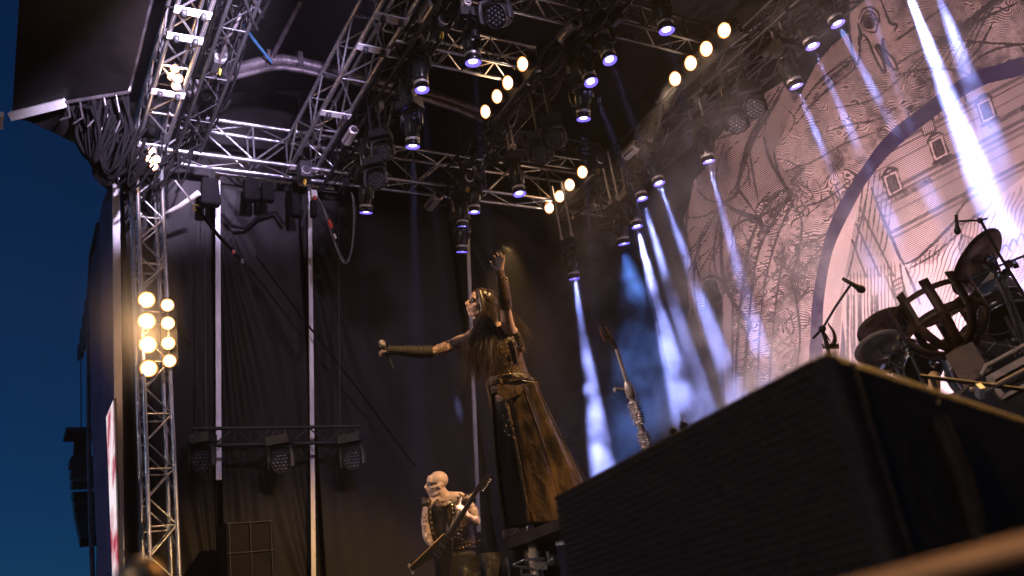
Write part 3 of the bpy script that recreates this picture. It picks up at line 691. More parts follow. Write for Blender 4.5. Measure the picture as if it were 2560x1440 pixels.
# bat wing: straight hatching with ribs
wingp = [(1700,745),(1690,560),(1727,480),(1790,345),(1915,232),(1965,205),(1985,260),(1960,330),(1935,380),(1985,470),(1950,475),(1905,495),(1870,560),(1830,600),(1812,690),(1800,700),(1775,695),(1755,705),(1740,780),(1757,850),(1735,860)]
wing = inside(wingp); INK[wing] *= .15
hatch(wing, (PX*.62+PY+6*(N1-.5))/5.2, .40+.34*np.clip(N1*1.5-.3,0,1)+.30*np.clip((fbm(PX/40,PY/120,77)-.5)*3,0,1))
for pts, w in (([(1965,205),(1930,270),(1885,345),(1850,440),(1838,490),(1806,505)],9),([(1950,215),(1905,290),(1868,360),(1845,450),(1830,480)],6),([(1787,350),(1840,330),(1880,300),(1925,235)],6),([(1910,345),(1925,400),(1960,460),(1975,495),(1900,540)],8),
               ([(1935,380),(1945,430),(1968,480)],6),([(1870,345),(1880,420),(1895,500)],4),([(1810,360),(1790,440),(1806,505)],4),([(1806,505),(1845,530),(1890,545),(1905,570),(1895,590)],11),([(1806,505),(1775,560),(1745,620),(1735,700),(1745,790)],5),
               ([(1806,510),(1802,600),(1808,690),(1830,750),(1866,795),(1880,820)],8),([(1800,520),(1760,540),(1722,545)],4),([(1727,480),(1716,560),(1716,700),(1722,775)],5),([(1806,505),(1785,620),(1790,690)],4),([(1740,470),(1770,500),(1806,505)],4),
               ([(1755,700),(1772,692),(1795,694),(1812,712),(1830,745)],7),([(1830,745),(1850,790),(1875,805),(1868,830),(1845,800)],6),([(1822,490),(1840,470),(1865,500),(1898,545)],5),([(1830,600),(1835,570),(1865,550),(1895,560)],5)): stroke(pts, w)
for k in range(26):
    a = rnd.uniform(1730, 1930); b = 330+rnd.random()*330
    if inside([(0,0)]).any(): pass
    stroke([(a,b),(a-14-20*rnd.random(),b+35),(a-18-25*rnd.random(),b+75)], 3)
# folds, muscles and drapery contours in the spandrel
for k in range(70):
    x = rnd.uniform(1850, 2130); y = rnd.uniform(260, 980); l = 30+55*rnd.random(); cv = rnd.uniform(-24, 24)
    if x > 2020 and y > 480: x -= 130
    stroke([(x,y),(x+l*.3+cv,y+l*.35),(x+l*.2,y+l*.8),(x-l*.2+cv*.4,y+l*1.2)], rnd.choice((1.8,2.4,3)))
for pts, w in (([(1990,520),(2005,560),(1995,640),(1980,700),(1992,760),(2000,850),(1985,960)],6),([(1960,430),(2040,400),(2110,360),(2190,330)],4),([(1985,520),(2060,500),(2140,440)],4),([(1985,610),(2040,600),(2110,555)],4),([(1980,700),(2020,660),(2050,640)],4),
               ([(2065,330),(2130,310),(2190,300),(2240,270)],4),([(2090,270),(2180,250),(2240,205)],4),([(2000,250),(2060,210),(2130,150)],5),([(2012,275),(2070,225),(2140,170)],4),([(1990,310),(2040,250),(2090,205)],4)): stroke(pts, w)
edge_band = inside([(1985,262),(2003,233),(2040,160),(2123,80),(2130,140),(2060,205),(2015,270)])
INK[edge_band] *= .15; hatch(edge_band, (PX*.72+PY)/6., np.full(PX.shape, .45, np.float32)); stroke([(1985,290),(2030,225),(2075,180),(2130,138)], 5)
# big upper wing sweeping to the right
for k in range(9):
    stroke([(2240+22*k,205-6*k),(2330+16*k,120-8*k),(2450+10*k,30-10*k),(2620,-60-14*k)], 3.5)
for pts, w in (([(2240,160),(2330,110),(2450,50),(2560,0)],6),([(2330,90),(2400,100),(2480,108),(2600,112)],5),([(2390,180),(2440,130),(2465,90),(2480,60)],5),([(2240,100),(2300,60),(2370,10)],5),([(2250,185),(2330,170),(2400,178),(2420,187)],6),([(2430,180),(2440,150),(2500,120),(2600,105)],5)): stroke(pts, w)
# giant hand with an eye in the palm
hand = inside(curve([(2123,20),(2135,-30),(2200,-40),(2215,30),(2225,60),(2242,62),(2236,75),(2222,80),(2232,95),(2222,100),(2206,98),(2212,125),(2236,150),(2243,172),(2232,172),(2222,155),(2210,130),(2196,112),(2190,120),(2206,150),(2214,175),(2205,175),(2186,140),(2172,105),(2160,88),(2148,90),(2150,120),(2146,155),(2137,155),(2128,110),(2122,60),(2123,20)], 4))
INK[hand] *= .12; hatch(hand, (PX-PY*.3)/4.5+N2*3, .12+.5*np.clip(N2*2-1.0,0,1))
hb = curve([(2123,20),(2122,60),(2128,110),(2137,155),(2146,155),(2150,120),(2148,90),(2160,88),(2172,105),(2186,140),(2205,175),(2214,175),(2206,150),(2190,120),(2196,112),(2210,130),(2222,155),(2232,172),(2243,172),(2236,150),(2212,125),(2206,98)], 3)
stroke(list(hb), 5, False, False); stroke([(2195,112),(2208,138),(2222,165)], 8); stroke([(2200,-5),(2214,30),(2226,58),(2242,62),(2236,78)], 6); stroke([(2146,60),(2152,90),(2146,108)], 8)
ex_, ey_ = 2171, 54
for rr, w in ((4.5,9),(12,4),(17,3.5)):
    stroke([(ex_+rr*math.cos(a*.42), ey_+rr*math.sin(a*.42)) for a in range(16)], w, False, False)
stroke([(2152,58),(2160,36),(2172,28),(2186,36),(2194,55),(2190,80)], 5); stroke([(2152,58),(2160,74),(2175,80),(2190,80)], 4); stroke([(2146,48),(2156,26),(2175,18),(2194,30),(2200,56)], 4)
# ----- inside of the arch: moulding strips then palace facade
strip = inside(list(br_[:9])+[(2166,500),(2135,560),(2118,660),(2105,760),(2098,870),(2096,1300)])
hatch(strip, (PX*.5+PY)/6.0, np.full(PX.shape, .40, np.float32))
thin = inside([(2097,1300),(2099,900),(2106,800),(2114,860),(2110,1300)])
fa = [(2166,475),(2110,700),(2108,1300),(3000,1300),(3000,120)]
T = PY+.53*PX                                     # cornice direction
facade = inner & ~strip & (T > 1400) & inside([(2225,300),(2160,400),(2178,470),(2262,660),(2330,660),(2460,520),(2560,440),(3200,200),(3200,-200),(2560,150),(2440,222),(2330,300)])
tv = T-1400
hatch(facade, T/5.0, .30+.18*np.clip(N1*1.4-.3,0,1))
for t0, w, dk in ((1426,10,.9),(1446,5,.8),(1462,8,.75),(1500,4,.6),(1545,9,.85),(1560,4,.8),(1590,4,.6),(1655,9,.85),(1672,6,.8),(1688,5,.7),(1716,5,.6),(1762,8,.85),(1778,5,.8)):
    m = facade & (np.abs(T-t0) < w*.5+1); INK[m] = np.maximum(INK[m], np.clip((w*.5+1-np.abs(T-t0))[m], 0, 1)*dk)
dn = np.array([.88,-.47]); up_ = np.array([-.30,-.95])
def q(c, a, b): return np.array(c)+dn*a+up_*b
def panel(c, w, h, dark, lines=3.0):
    p = [q(c,-w,-h), q(c,w,-h), q(c,w,h), q(c,-w,h)]; m = inside(p); INK[m] *= .1
    hatch(m, (PX*.9+PY*.2)/4.5, np.full(PX.shape, dark, np.float32)); stroke(p+[p[0]], lines, False, False)
for c in ((2232,458),(2346,370),(2466,276)):
    panel(c, 20, 27, .06, 3); panel(c, 11, 18, .93, 3.5)
    stroke([q(c,-24,24), q(c,-12,34), q(c,0,38), q(c,12,34), q(c,24,24)], 6); stroke([q(c,-24,-30), q(c,24,-30)], 5, False, False)
    for k in range(5): stroke([q(c,-30+52,-10-k*0), q(c,24,-20)], 2, False)
    for k in range(-7, 14): stroke([q(c,30+k*5,-34), q(c,30+k*5,-44)], 2.6, False, False)
for c in ((2290,290),(2320,318)): panel(c, 17, 15, .4)
for k in range(12):
    c = np.array((2255+k*13.5, 300-k*7.2)); stroke([c, c+np.array([8,20]), c+np.array([12,34])], 3.2)
# right pilaster and ornaments
for pts, w in (([(2190,500),(2215,560),(2240,620),(2262,665)],6),([(2178,470),(2200,530),(2225,590),(2250,650)],4),([(2262,660),(2300,640),(2380,560),(2395,530)],6),([(2272,672),(2330,640),(2400,580)],4),([(2395,530),(2420,500),(2470,480),(2475,515),(2440,540),(2400,560),(2392,530)],6),([(2410,495),(2425,470),(2455,478),(2460,500)],5),
               ([(2262,665),(2285,720),(2300,760)],6),([(2250,660),(2262,730),(2290,800)],5),([(2225,680),(2232,720),(2245,780)],4),([(2215,690),(2235,745),(2255,800),(2275,850)],4)): stroke(pts, w)
cols = inner & inside([(2113,1300),(2113,690),(2170,668),(2240,655),(2330,1300)]); hatch(cols, (PX+5*(N1-.5)-.02*PY)/8.5, .22+.3*np.clip(N1*1.8-.5,0,1))
for k in range(6): panel((2244+4*k, 705+22*k), 13, 6, .3, 3)
for k in range(7): stroke([(2165+12*k,420+2*k),(2150+11*k,520+14*k),(2140+10*k,640)], 2.5)
for x in (2118, 2132, 2148, 2178, 2190): stroke([(x,1200),(x+1,900),(x+2,740)], 5 if x != 2132 else 3, False, False)
gap_ = inner & ~strip & ~facade & inside([(2108,700),(2150,500),(2178,470),(2262,660),(2235,690),(2115,700)]); hatch(gap_, (PX*.55+PY)/5.2, .20+.3*np.clip(N1*1.8-.6,0,1))
for a_, b_ in (((2150,520),(2235,690)),((2140,560),(2200,690)),((2130,600),(2165,690)),((2165,500),(2120,690))): stroke([a_, b_], 4, False)
drap = inner & inside([(2262,670),(2300,645),(2400,565),(2480,520),(2600,430),(2600,900),(2330,900)])
hatch(drap, (PX+PY*.34+30*(N1-.5))/11., .10+.26*np.clip(N1*1.6-.4,0,1))
dome = inside(curve([(2402,640),(2398,610),(2410,588),(2428,596),(2440,612),(2442,632)],4)); hatch(dome, (PX*.9+PY*.3)/4.6, np.full(PX.shape,.45,np.float32))
stroke([(2402,640),(2398,610),(2405,590),(2402,578)], 4); stroke([(2442,632),(2440,612),(2428,596),(2410,588)], 4)
for k in range(6): stroke([(2500+20*k,640-14*k),(2512+20*k,612-14*k),(2530+18*k,630-14*k)], 4)
hatch(inner & inside([(2440,720),(2600,600),(2600,900),(2420,900)]), (PX*.3+PY+14*(N1-.5))/7.5, .15+.4*np.clip(N1*1.6-.4,0,1))
INK[:] = np.clip(INK*(.88+.12*vnoise(PX/3.,PY/3.,9)), 0, 1)
paper = np.array([.74,.55,.53], np.float32); ink = np.array([.018,.010,.013], np.float32); dusk = np.array([.040,.024,.075], np.float32)
rgb = paper*(0.92+.12*N2[...,None])*(1-INK[...,None]) + ink*INK[...,None]
bm_ = (band | thin)[...,None]; rgb = np.where(bm_, dusk*(.8+.4*N1[...,None]), rgb)
img = bpy.data.images.new('engraving_print', NW, NH, alpha=False, float_buffer=False)
srgb = np.where(rgb < .0031308, rgb*12.92, 1.055*np.clip(rgb,1e-6,1)**(1/2.4)-.055)
buf = np.ones((NH, NW, 4), np.float32); buf[...,:3] = np.clip(srgb, 0, 1)
img.pixels.foreach_set(buf.ravel()); img.update(); img.pack()
bmat = bpy.data.materials.new('printed banner cloth'); bmat.use_nodes = True; nt = bmat.node_tree; b_ = nt.nodes['Principled BSDF']
tex = nt.nodes.new('ShaderNodeTexImage'); tex.image = img; tex.extension = 'EXTEND'
uvn = nt.nodes.new('ShaderNodeUVMap'); nt.links.new(uvn.outputs[0], tex.inputs[0]); nt.links.new(tex.outputs[0], b_.inputs['Base Color'])
b_.inputs['Roughness'].default_value = .8; b_.inputs['Specular IOR Level'].default_value = .2
outline = [(1815,1040),(1808,900),(1802,790),(1803,740),(1790,702),(1775,697),(1762,703),(1752,720),(1748,760),(1756,815),(1759,850),(1750,835),(1743,805),(1735,790),(1730,760),(1722,790),(1719,740),(1714,660),(1716,560),(1708,552),(1718,520),(1727,487),(1736,450),(1753,433),(1783,400),(1787,353),(1820,317),(1862,285),(1910,253),(1913,233),(1930,222),(1957,205),(1966,222),(1985,236),(2003,233),(2022,195),(2040,160),(2080,115),(2123,80),(2120,20),(2128,-30),(2190,-60),(2260,-200),(2560,-330),(3200,-330)]
pl = [oy(x, y, YB) for x, y in outline]
pl = [Vector((min(max(p.x, BX0), BX1), YB, min(max(p.z, BZ0), BZ1))) for p in pl]
pl += [Vector((BX1, YB, 1.86)), Vector((pl[0].x, YB, 1.86))]
bmh = bmesh.new(); vs = [bmh.verts.new(p) for p in pl]; f = bmh.faces.new(vs)
bmesh.ops.triangulate(bmh, faces=[f])
uvl = bmh.loops.layers.uv.new('UVMap')
for f in bmh.faces:
    for l in f.loops: l[uvl].uv = ((l.vert.co.x-BX0)/(BX1-BX0), (l.vert.co.z-BZ0)/(BZ1-BZ0))
ext = bmesh.ops.extrude_face_region(bmh, geom=list(bmh.faces))
bmesh.ops.translate(bmh, vec=(0,.015,0), verts=[v for v in ext['geom'] if isinstance(v, bmesh.types.BMVert)])
bmesh.ops.recalc_face_normals(bmh, faces=bmh.faces)
me = bpy.data.meshes.new('banner'); bmh.to_mesh(me); bmh.free(); me.materials.append(bmat)
o = bpy.data.objects.new('banner', me); COL.objects.link(o)
tag(o, 'huge cut out stage banner printed with an engraved arch, winged beast and palace', 'banner')
# ------------------------------------------------------------------ people
def skinmat(name, base, tattoo=None, eyes=(), er=.03, paintcol=(.01,.008,.008), tz=None):
    m = mat(name, base, .42, 0, .12, 9, .12, 60, spec=.5); nt = m.node_tree; b = nt.nodes['Principled BSDF']
    src = b.inputs['Base Color'].links[0].from_socket; tc = [n for n in nt.nodes if n.type == 'TEX_COORD'][0]
    if tattoo:
        n = nt.nodes.new('ShaderNodeTexNoise'); n.inputs['Scale'].default_value = 11; n.inputs['Detail'].default_value = 3; n.inputs['Distortion'].default_value = 3
        nt.links.new(tc.outputs['Object'], n.inputs['Vector'])
        rp = nt.nodes.new('ShaderNodeValToRGB'); e = rp.color_ramp.elements
        e[0].position = .47; e[0].color = (0,0,0,1); e[1].position = .53; e[1].color = (1,1,1,1); nt.links.new(n.outputs[0], rp.inputs[0])
        mask = rp.outputs[0]
        for c, r in tattoo:      # keep the ink to the arms: fades out towards the head centre
            vd = nt.nodes.new('ShaderNodeVectorMath'); vd.operation = 'DISTANCE'; nt.links.new(tc.outputs['Object'], vd.inputs[0]); vd.inputs[1].default_value = c
            g = nt.nodes.new('ShaderNodeMath'); g.operation = 'GREATER_THAN'; g.inputs[1].default_value = r; nt.links.new(vd.outputs['Value'], g.inputs[0])
            mu = nt.nodes.new('ShaderNodeMath'); mu.operation = 'MULTIPLY'; nt.links.new(mask, mu.inputs[0]); nt.links.new(g.outputs[0], mu.inputs[1]); mask = mu.outputs[0]
        mk = nt.nodes.new('ShaderNodeMath'); mk.operation = 'MULTIPLY'; mk.inputs[1].default_value = .72; nt.links.new(mask, mk.inputs[0])
        mx = nt.nodes.new('ShaderNodeMix'); mx.data_type = 'RGBA'; nt.links.new(mk.outputs[0], mx.inputs[0]); nt.links.new(src, mx.inputs[6]); mx.inputs[7].default_value = (.05,.035,.045,1); src = mx.outputs[2]
    for c, r in eyes:            # stage make-up
        vd = nt.nodes.new('ShaderNodeVectorMath'); vd.operation = 'DISTANCE'; nt.links.new(tc.outputs['Object'], vd.inputs[0]); vd.inputs[1].default_value = c
        mr = nt.nodes.new('ShaderNodeMapRange'); mr.inputs[1].default_value = r*.62; mr.inputs[2].default_value = r; mr.inputs[3].default_value = 1; mr.inputs[4].default_value = 0
        nt.links.new(vd.outputs['Value'], mr.inputs[0])
        mx = nt.nodes.new('ShaderNodeMix'); mx.data_type = 'RGBA'; nt.links.new(mr.outputs[0], mx.inputs[0]); nt.links.new(src, mx.inputs[6]); mx.inputs[7].default_value = (*paintcol,1); src = mx.outputs[2]
    nt.links.new(src, b.inputs['Base Color']); return m

def head(mb, c, fwd, up, k=1.0, ears=True):
    """adds a head to the body mesh; returns local->world"""
    f = Vector(fwd).normalized(); u = (Vector(up)-f*f.dot(Vector(up))).normalized(); r = f.cross(u)
    A = (r, f, u); c = Vector(c)
    L = lambda x, y, z: c + (r*x+f*y+u*z)*k
    def el(x, y, z, a, b, d): mb.ell(L(x,y,z), (a*k,b*k,d*k), A, 18, 12)
    el(0,-.012,.035,.077,.097,.085); el(0,.028,-.03,.062,.066,.085); el(0,.010,-.055,.058,.062,.06)
    el(0,.056,-.098,.029,.030,.024); el(0,.078,.045,.045,.024,.035)
    mb.tube([L(0,.088,.018),L(0,.104,-.008),L(0,.121,-.034),L(0,.112,-.043),L(0,.09,-.044)], [.010*k,.011*k,.0145*k,.014*k,.010*k], 10)
    for s in (-1, 1):
        el(s*.012,.103,-.040,.010,.012,.009)
        mb.tube([L(s*.008,.092,.022),L(s*.03,.090,.025),L(s*.052,.072,.018)], [.011*k,.012*k,.009*k], 8)
        mb.tube([L(s*.04,.072,-.03),L(s*.058,.05,-.022),L(s*.068,.02,-.01)], [.014*k,.014*k,.01*k], 8)
        mb.tube([L(s*.066,-.01,-.05),L(s*.055,.025,-.09),L(s*.025,.055,-.106)], [.014*k,.014*k,.013*k], 8)
        if ears:
            mb.torus(L(s*.08,-.008,-.008), .022*k, .007*k, ((f*.8+r*s*.3).normalized(), u, r), 14, 6); el(s*.078,-.006,-.012,.006,.016,.024)
    mb.tube([L(-.024,.086,-.066),L(-.01,.100,-.062),L(.01,.100,-.062),L(.024,.086,-.066)], [.005*k,.0085*k,.0085*k,.005*k], 8)
    mb.tube([L(-.02,.086,-.076),L(0,.097,-.079),L(.02,.086,-.076)], [.005*k,.0095*k,.005*k], 8)
    return L
def hand(mb, wrist, palm_dir, thumb_dir, normal, curl, k=1.0, spread=.12, curls=None):
    """palm with four fingers and a thumb; normal points out of the palm side, curl in radians per joint"""
    d = Vector(palm_dir).normalized(); n = (Vector(normal)-d*d.dot(Vector(normal))).normalized(); t = Vector(thumb_dir); t = (t-d*d.dot(t)-n*n.dot(t)).normalized(); w = Vector(wrist)
    mb.tube([w-d*.02*k, w+d*.02*k, w+d*.055*k, w+d*.088*k], [(.019*k,.027*k),(.017*k,.034*k),(.015*k,.040*k),(.012*k,.038*k)], 12, flat=n)
    lens = (.072,.082,.076,.060)
    for i in range(4):
        s = (1.5-i)*.021*k; c = curls[i] if curls else curl
        p = w + d*(.086-.004*abs(i-1.2))*k + t*s; dd = (d + t*(1.5-i)*spread).normalized(); pts = [p-dd*.012*k]; a = 0
        for j, f in enumerate((.46,.31,.23)):
            a += c*(1.0 if j else .7); v = (dd*math.cos(a)+n*math.sin(a)); p = p+v*lens[i]*f*k; pts.append(p)
        mb.tube([pts[0]]+pts[1:], [.0095*k,.009*k,.0082*k,.0066*k], 8)
        mb.ell(pts[-1], (.0066*k,)*3, None, 8, 6)
    p = w + d*.02*k + t*.026*k; tt = (t*.85+d*.55+n*.25).normalized(); pts = [p-tt*.01*k, p+tt*.034*k]
    v2 = (tt*.75+d*.5+n*curl*.6).normalized(); pts.append(pts[-1]+v2*.032*k); pts.append(pts[-1]+(v2*.8+n*.35*min(1,curl)+d*.2).normalized()*.024*k)
    mb.tube(pts, [.0135*k,.0115*k,.010*k,.0075*k], 8); mb.ell(pts[-1], (.0075*k,)*3, None, 8, 6)
    return w
def finish_body(mb, name, m, parent, voxel=.0075):
    o = mb.obj(name, m, parent)
    r = o.modifiers.new('remesh', 'REMESH'); r.mode = 'VOXEL'; r.voxel_size = voxel; r.use_smooth_shade = True
    s = o.modifiers.new('smooth', 'SMOOTH'); s.iterations = 3; s.factor = .5
    return o
leather = mat('worn highlit leather', (.014,.009,.005), .30, 0, .3, 5.5, 1.2, 16, spec=.8, col2=(.10,.058,.024), stretch=(1,1,.45))  # lighter patches mix rubbed wear with golden highlights put into the colour
leatherdk = mat('dark leather', (.020,.013,.008), .38, 0, .4, 9, .7, 34, spec=.6, col2=(.075,.042,.018))
blackfab = mat('black ribbed fabric', (.016,.013,.012), .7, 0, .3, 20, .3, 60)
hairm = mat('long dark brown hair', (.030,.017,.010), .36, 0, .4, 30, spec=.7, col2=(.045,.025,.014), stretch=(6,6,1))
studm = mat('gilt studs', (.60,.45,.25), .25, 1, .15, 20)
ivory = mat('eye white', (.22,.21,.20), .25, 0, .05)
dome_mesh = {}
def stud(p, n, r, parent, m=None, kind='dome', name='stud'):
    m = m or studm; key = (kind, m.name)
    if key not in dome_mesh:
        pr = [(1,0),(.85,.45),(.5,.8),(0,.95)] if kind == 'dome' else [(1,0),(.55,1.2),(0,3.2)]
        dome_mesh[key] = MB().lathe(pr, 8).mesh('stud', m)
    o = bpy.data.objects.new(name, dome_mesh[key]); COL.objects.link(o); o.parent = parent
    o.rotation_mode = 'QUATERNION'; o.rotation_quaternion = Vector(n).to_track_quat('Z', 'Y'); o.scale = (r, r, r); o.location = Vector(p)-world_loc(parent); return o

# local picture-independent frame of the singer: rt = to his audience-left, tw = towards the pit, UP
RTv = Vector((CR.x, CR.y, 0)).normalized(); TW = Vector((-CF.x, -CF.y, 0)).normalized(); UP = Vector((0,0,1))
ds = 7.6
def s_(x, y, dd=0.0): return P(x, y, ds+dd)
sing = thing('person', s_(1330,1330), 'long haired singer in worn leather coat and vest, arms flung wide, one hand raised', 'person')
SB = MB()
face_f = (-CR*.93 + TW*.34 + CU*.20)
hc = s_(1204,760,-.06); head_up = (CU*1.0+CR*.02-CR*.12)
HL = head(SB, hc, face_f, head_up, 1.06, ears=False)
SB.tube([HL(0,-.02,-.05), s_(1219,800,-.03), s_(1231,832,0)], [.054,.055,.065], 12)
# trunk
SB.tube([s_(1230,818), s_(1238,850,0), s_(1248,890,0), s_(1264,935), s_(1276,965), s_(1284,1000)], [(.08,.10),(.105,.185),(.11,.18),(.10,.155),(.105,.16),(.11,.165)], 16, flat=-TW)
SB.tube([s_(1172,846,-.06), s_(1195,830,-.02), s_(1235,822,.0), s_(1270,822,0), s_(1285,835,.02)], [.055,.06,.06,.06,.055], 12)
# reaching arm with the microphone
SB.tube([s_(1180,846,-.05), s_(1158,852,-.08), s_(1120,866,-.14), s_(1082,879,-.20)], [.055,.058,.050,.040], 12)
SB.tube([s_(1082,879,-.20), s_(1058,880,-.22), s_(1022,878,-.25), s_(985,876,-.28)], [.040,.043,.036,.026], 12)
hw = s_(984,876,-.28)
hand(SB, hw, (-CR+CU*.02), (CU*.9-CR*.3), (CF*.3-CU*.95), 1.05, 1.05, .02)
# raised arm
SB.tube([s_(1276,836,0), s_(1268,806,-.12), s_(1263,770,-.24)], [.060,.056,.044], 12)
SB.tube([s_(1263,770,-.24), s_(1261,748,-.28), s_(1256,712,-.31), s_(1250,682,-.33)], [.044,.045,.036,.026], 12)
hr = s_(1250,681,-.33)
hand(SB, hr, (CU+CR*.04), (-CR*.95+CU*.1), TW*.85-CR*.5, .22, 1.0, .10, curls=(.50,.32,.15,.10))
# legs inside the coat
for a, b, c_ in (((1266,1000),(1285,1160),(1304,1315)), ((1306,1000),(1330,1170),(1356,1330))):
    SB.tube([s_(*a), s_(*b,-.05), s_(*c_)], [.095,.068,.05], 12)
    SB.tube([s_(*c_)+UP*.02, s_(*c_)-UP*.05, s_(*c_)-UP*.05+TW*.05-RTv*.16], [.05,.05,.035], 10)
Ls = sing.location
eyeR, eyeL = HL(.032,.088,.002), HL(-.032,.088,.002)
sk1 = skinmat('singer skin', (.52,.34,.27), tattoo=((tuple(hc-Ls), .36), (tuple(hr-Ls), .24), (tuple(hw-Ls), .24)), eyes=((tuple(eyeR-Ls), .030), (tuple(eyeL-Ls), .030)))
finish_body(SB, 'body', sk1, sing, .008)
for e_ in (eyeR, eyeL): MB().ell(e_-face_f.normalized()*.004, (.012,)*3, None, 10, 8).obj('eye', ivory, sing)
# vest
def ring(c, rx, ry, n=28, a0=-PI, a1=PI, wr=0, ph=0): return [Vector(c)+RTv*rx*math.sin(a0+(a1-a0)*i/n)*(1+wr*math.sin(9*i+ph))+TW*ry*math.cos(a0+(a1-a0)*i/n)*(1+wr*math.sin(7*i+ph)) for i in range(n+1)]
def loft(rings, name, m, parent, solid=.006):
    n = len(rings[0]); vs = [v for r in rings for v in r]; mb = MB()
    mb.add(vs, [(i*n+k, i*n+k+1, (i+1)*n+k+1, (i+1)*n+k) for i in range(len(rings)-1) for k in range(n-1)], True)
    o = mb.obj(name, m, parent); md = o.modifiers.new('solid', 'SOLIDIFY'); md.thickness = solid; md.offset = 1
    md = o.modifiers.new('sub', 'SUBSURF'); md.levels = md.render_levels = 1; return o
vr = [(1234,833,.17,.105),(1237,850,.205,.125),(1243,875,.205,.135),(1253,905,.19,.13),(1266,935,.178,.12),(1277,962,.19,.128),(1284,985,.20,.135)]
loft([ring(s_(x,y), a, b, 40, -PI*.99, PI*.99, .018, y) for x, y, a, b in vr], 'vest', leatherdk, sing, .008)
for px_, r_ in ((((1192,826),(1200,850),(1214,880)),.034), (((1290,832),(1300,855),(1306,880)),.030)):
    MB().tube([s_(x,y,-.12) for x, y in px_], [(.012,r_),(.012,r_),(.012,r_*.8)], 8, flat=TW).obj('shoulder_strap', leatherdk, sing)
# waist belt, pointed flap, rings, bullets
loft([ring(s_(1270,943), .186, .13, 40), ring(s_(1279,965), .20, .14, 40)], 'belt', leatherdk, sing, .014)
fl_ = [s_(1243,960,-.15), s_(1300,948,-.15), s_(1322,958,-.12), s_(1300,985,-.15), s_(1266,1000,-.165), s_(1244,988,-.16)]
mbf = MB(); mbf.add(fl_, [(0,1,2,3),(0,3,4,5)]); of = mbf.obj('waist_flap', leather, sing); md = of.modifiers.new('solid','SOLIDIFY'); md.thickness = .012
for x, y in ((1247,858), (1294,862)):
    MB().torus(s_(x,y,-.145), .020, .005, (CR,CU,CF), 16, 6).obj('buckle_ring', chrome, sing)
    MB().tube([s_(x,y+4,-.145), s_(x+4,y+28,-.14)], [(.004,.012),(.002,.007)], 6, flat=TW).obj('strap_end', leatherdk, sing)
for i in range(8): 
    p = s_(1246+7*i, 922-2.2*i+.15*(i-4)**2, -.15); MB().tube([p, p-CU*.035], [.007,.006], 8).obj('bullet', studm, sing)
for i in range(6): stud(s_(1258+8*i, 937-1.5*i, -.142), TW, .007, sing)
for i in range(9): stud(s_(1330+i*1.4, 945+(i % 3)*6, -.06), RTv, .006, sing)
for i in range(12): stud(s_(1196+2.1*i, 826-1.2*i+ (i%2)*5, -.13), TW+UP, .007, sing)
for a, b, c_ in (((1266,1000),(1285,1160),(1304,1312)), ((1306,1000),(1330,1170),(1356,1327))):
    MB().tube([s_(*a), s_(*b,-.05), s_(*c_)], [.108,.082,.066], 14).obj('trouser_leg', blackfab, sing)
# coat: two long panels hanging open
def coat_ring(y, xl, xr, a0, a1, n, fold, dep=.62):
    c = s_((xl+xr)/2, y); rx = (xr-xl)/2/FPX*ds; out = []
    for i in range(n+1):
        a = a0+(a1-a0)*i/n; w = 1+fold*(.11*math.sin(6*a+.8+y*.006)+.075*math.sin(12*a+y*.015)+.03*math.sin(25*a-y*.03))+.018*math.sin(y*.045+3*a)
        out.append(c+CR*rx*math.sin(a)*w+TW*rx*dep*math.cos(a)*w)
    return out
ys = [(958,1212,1344),(985,1220,1353),(1020,1226,1368),(1070,1231,1391),(1130,1237,1419),(1195,1245,1450),(1260,1253,1479),(1322,1262,1506)]
loft([coat_ring(y, l, r, math.radians(-24-2*i*.4), math.radians(150), 40, i/7+.15) for i, (y, l, r) in enumerate(ys)], 'coat_panel', leather, sing, .008)
o = loft([coat_ring(y, l, r, math.radians(-150), math.radians(-62-1.6*i), 18, i/7+.1) for i, (y, l, r) in enumerate(ys)], 'coat_panel', leatherdk, sing, .008)
# embossed front edging
ed = [coat_ring(y, l, r, math.radians(-25-.8*i), math.radians(-17-.8*i), 2, i/7+.15) for i, (y, l, r) in enumerate(ys)]
loft([[v+TW*.035-CR*.006 for v in e_] for e_ in ed], 'edge_trim', mat('embossed trim leather', (.05,.03,.015), .4, 0, .3, 18, 1.0, 70, col2=(.22,.12,.04)), sing, .008)
for i in range(1, 27):
    f = i/27*7; j = min(6, int(f)); t = f-j; a, b = ed[j][0].lerp(ed[j+1][0], t)+TW*.048, ed[j][2].lerp(ed[j+1][2], t)+TW*.048
    k = i % 3
    MB().tube([a.lerp(b,.15)+UP*(.008 if k else -.01), a.lerp(b,.5)-UP*(.006*k), a.lerp(b,.85)+UP*(.012 if k == 1 else -.008)], .004, 5).obj('trim_ornament', studm if k == 0 else leather, sing)
for a_ in (22, 70):
    MB().tube([coat_ring(y, l, r, math.radians(a_), math.radians(a_+1), 1, i/7+.15)[0]+TW*.006*math.cos(math.radians(a_))+RTv*.006*math.sin(math.radians(a_)) for i, (y, l, r) in enumerate(ys)], .0055, 6).obj('seam', leatherdk, sing)
# inner black skirt behind the opening
loft([coat_ring(y, l+6, r-14, math.radians(-100), math.radians(10), 16, .3, .45) for i, (y, l, r) in enumerate(ys)], 'inner_skirt', blackfab, sing, .006)
for i in range(5): stud(s_(1258+4*i, 1040+((i*37) % 50), -.2), TW, .007, sing, chrome)
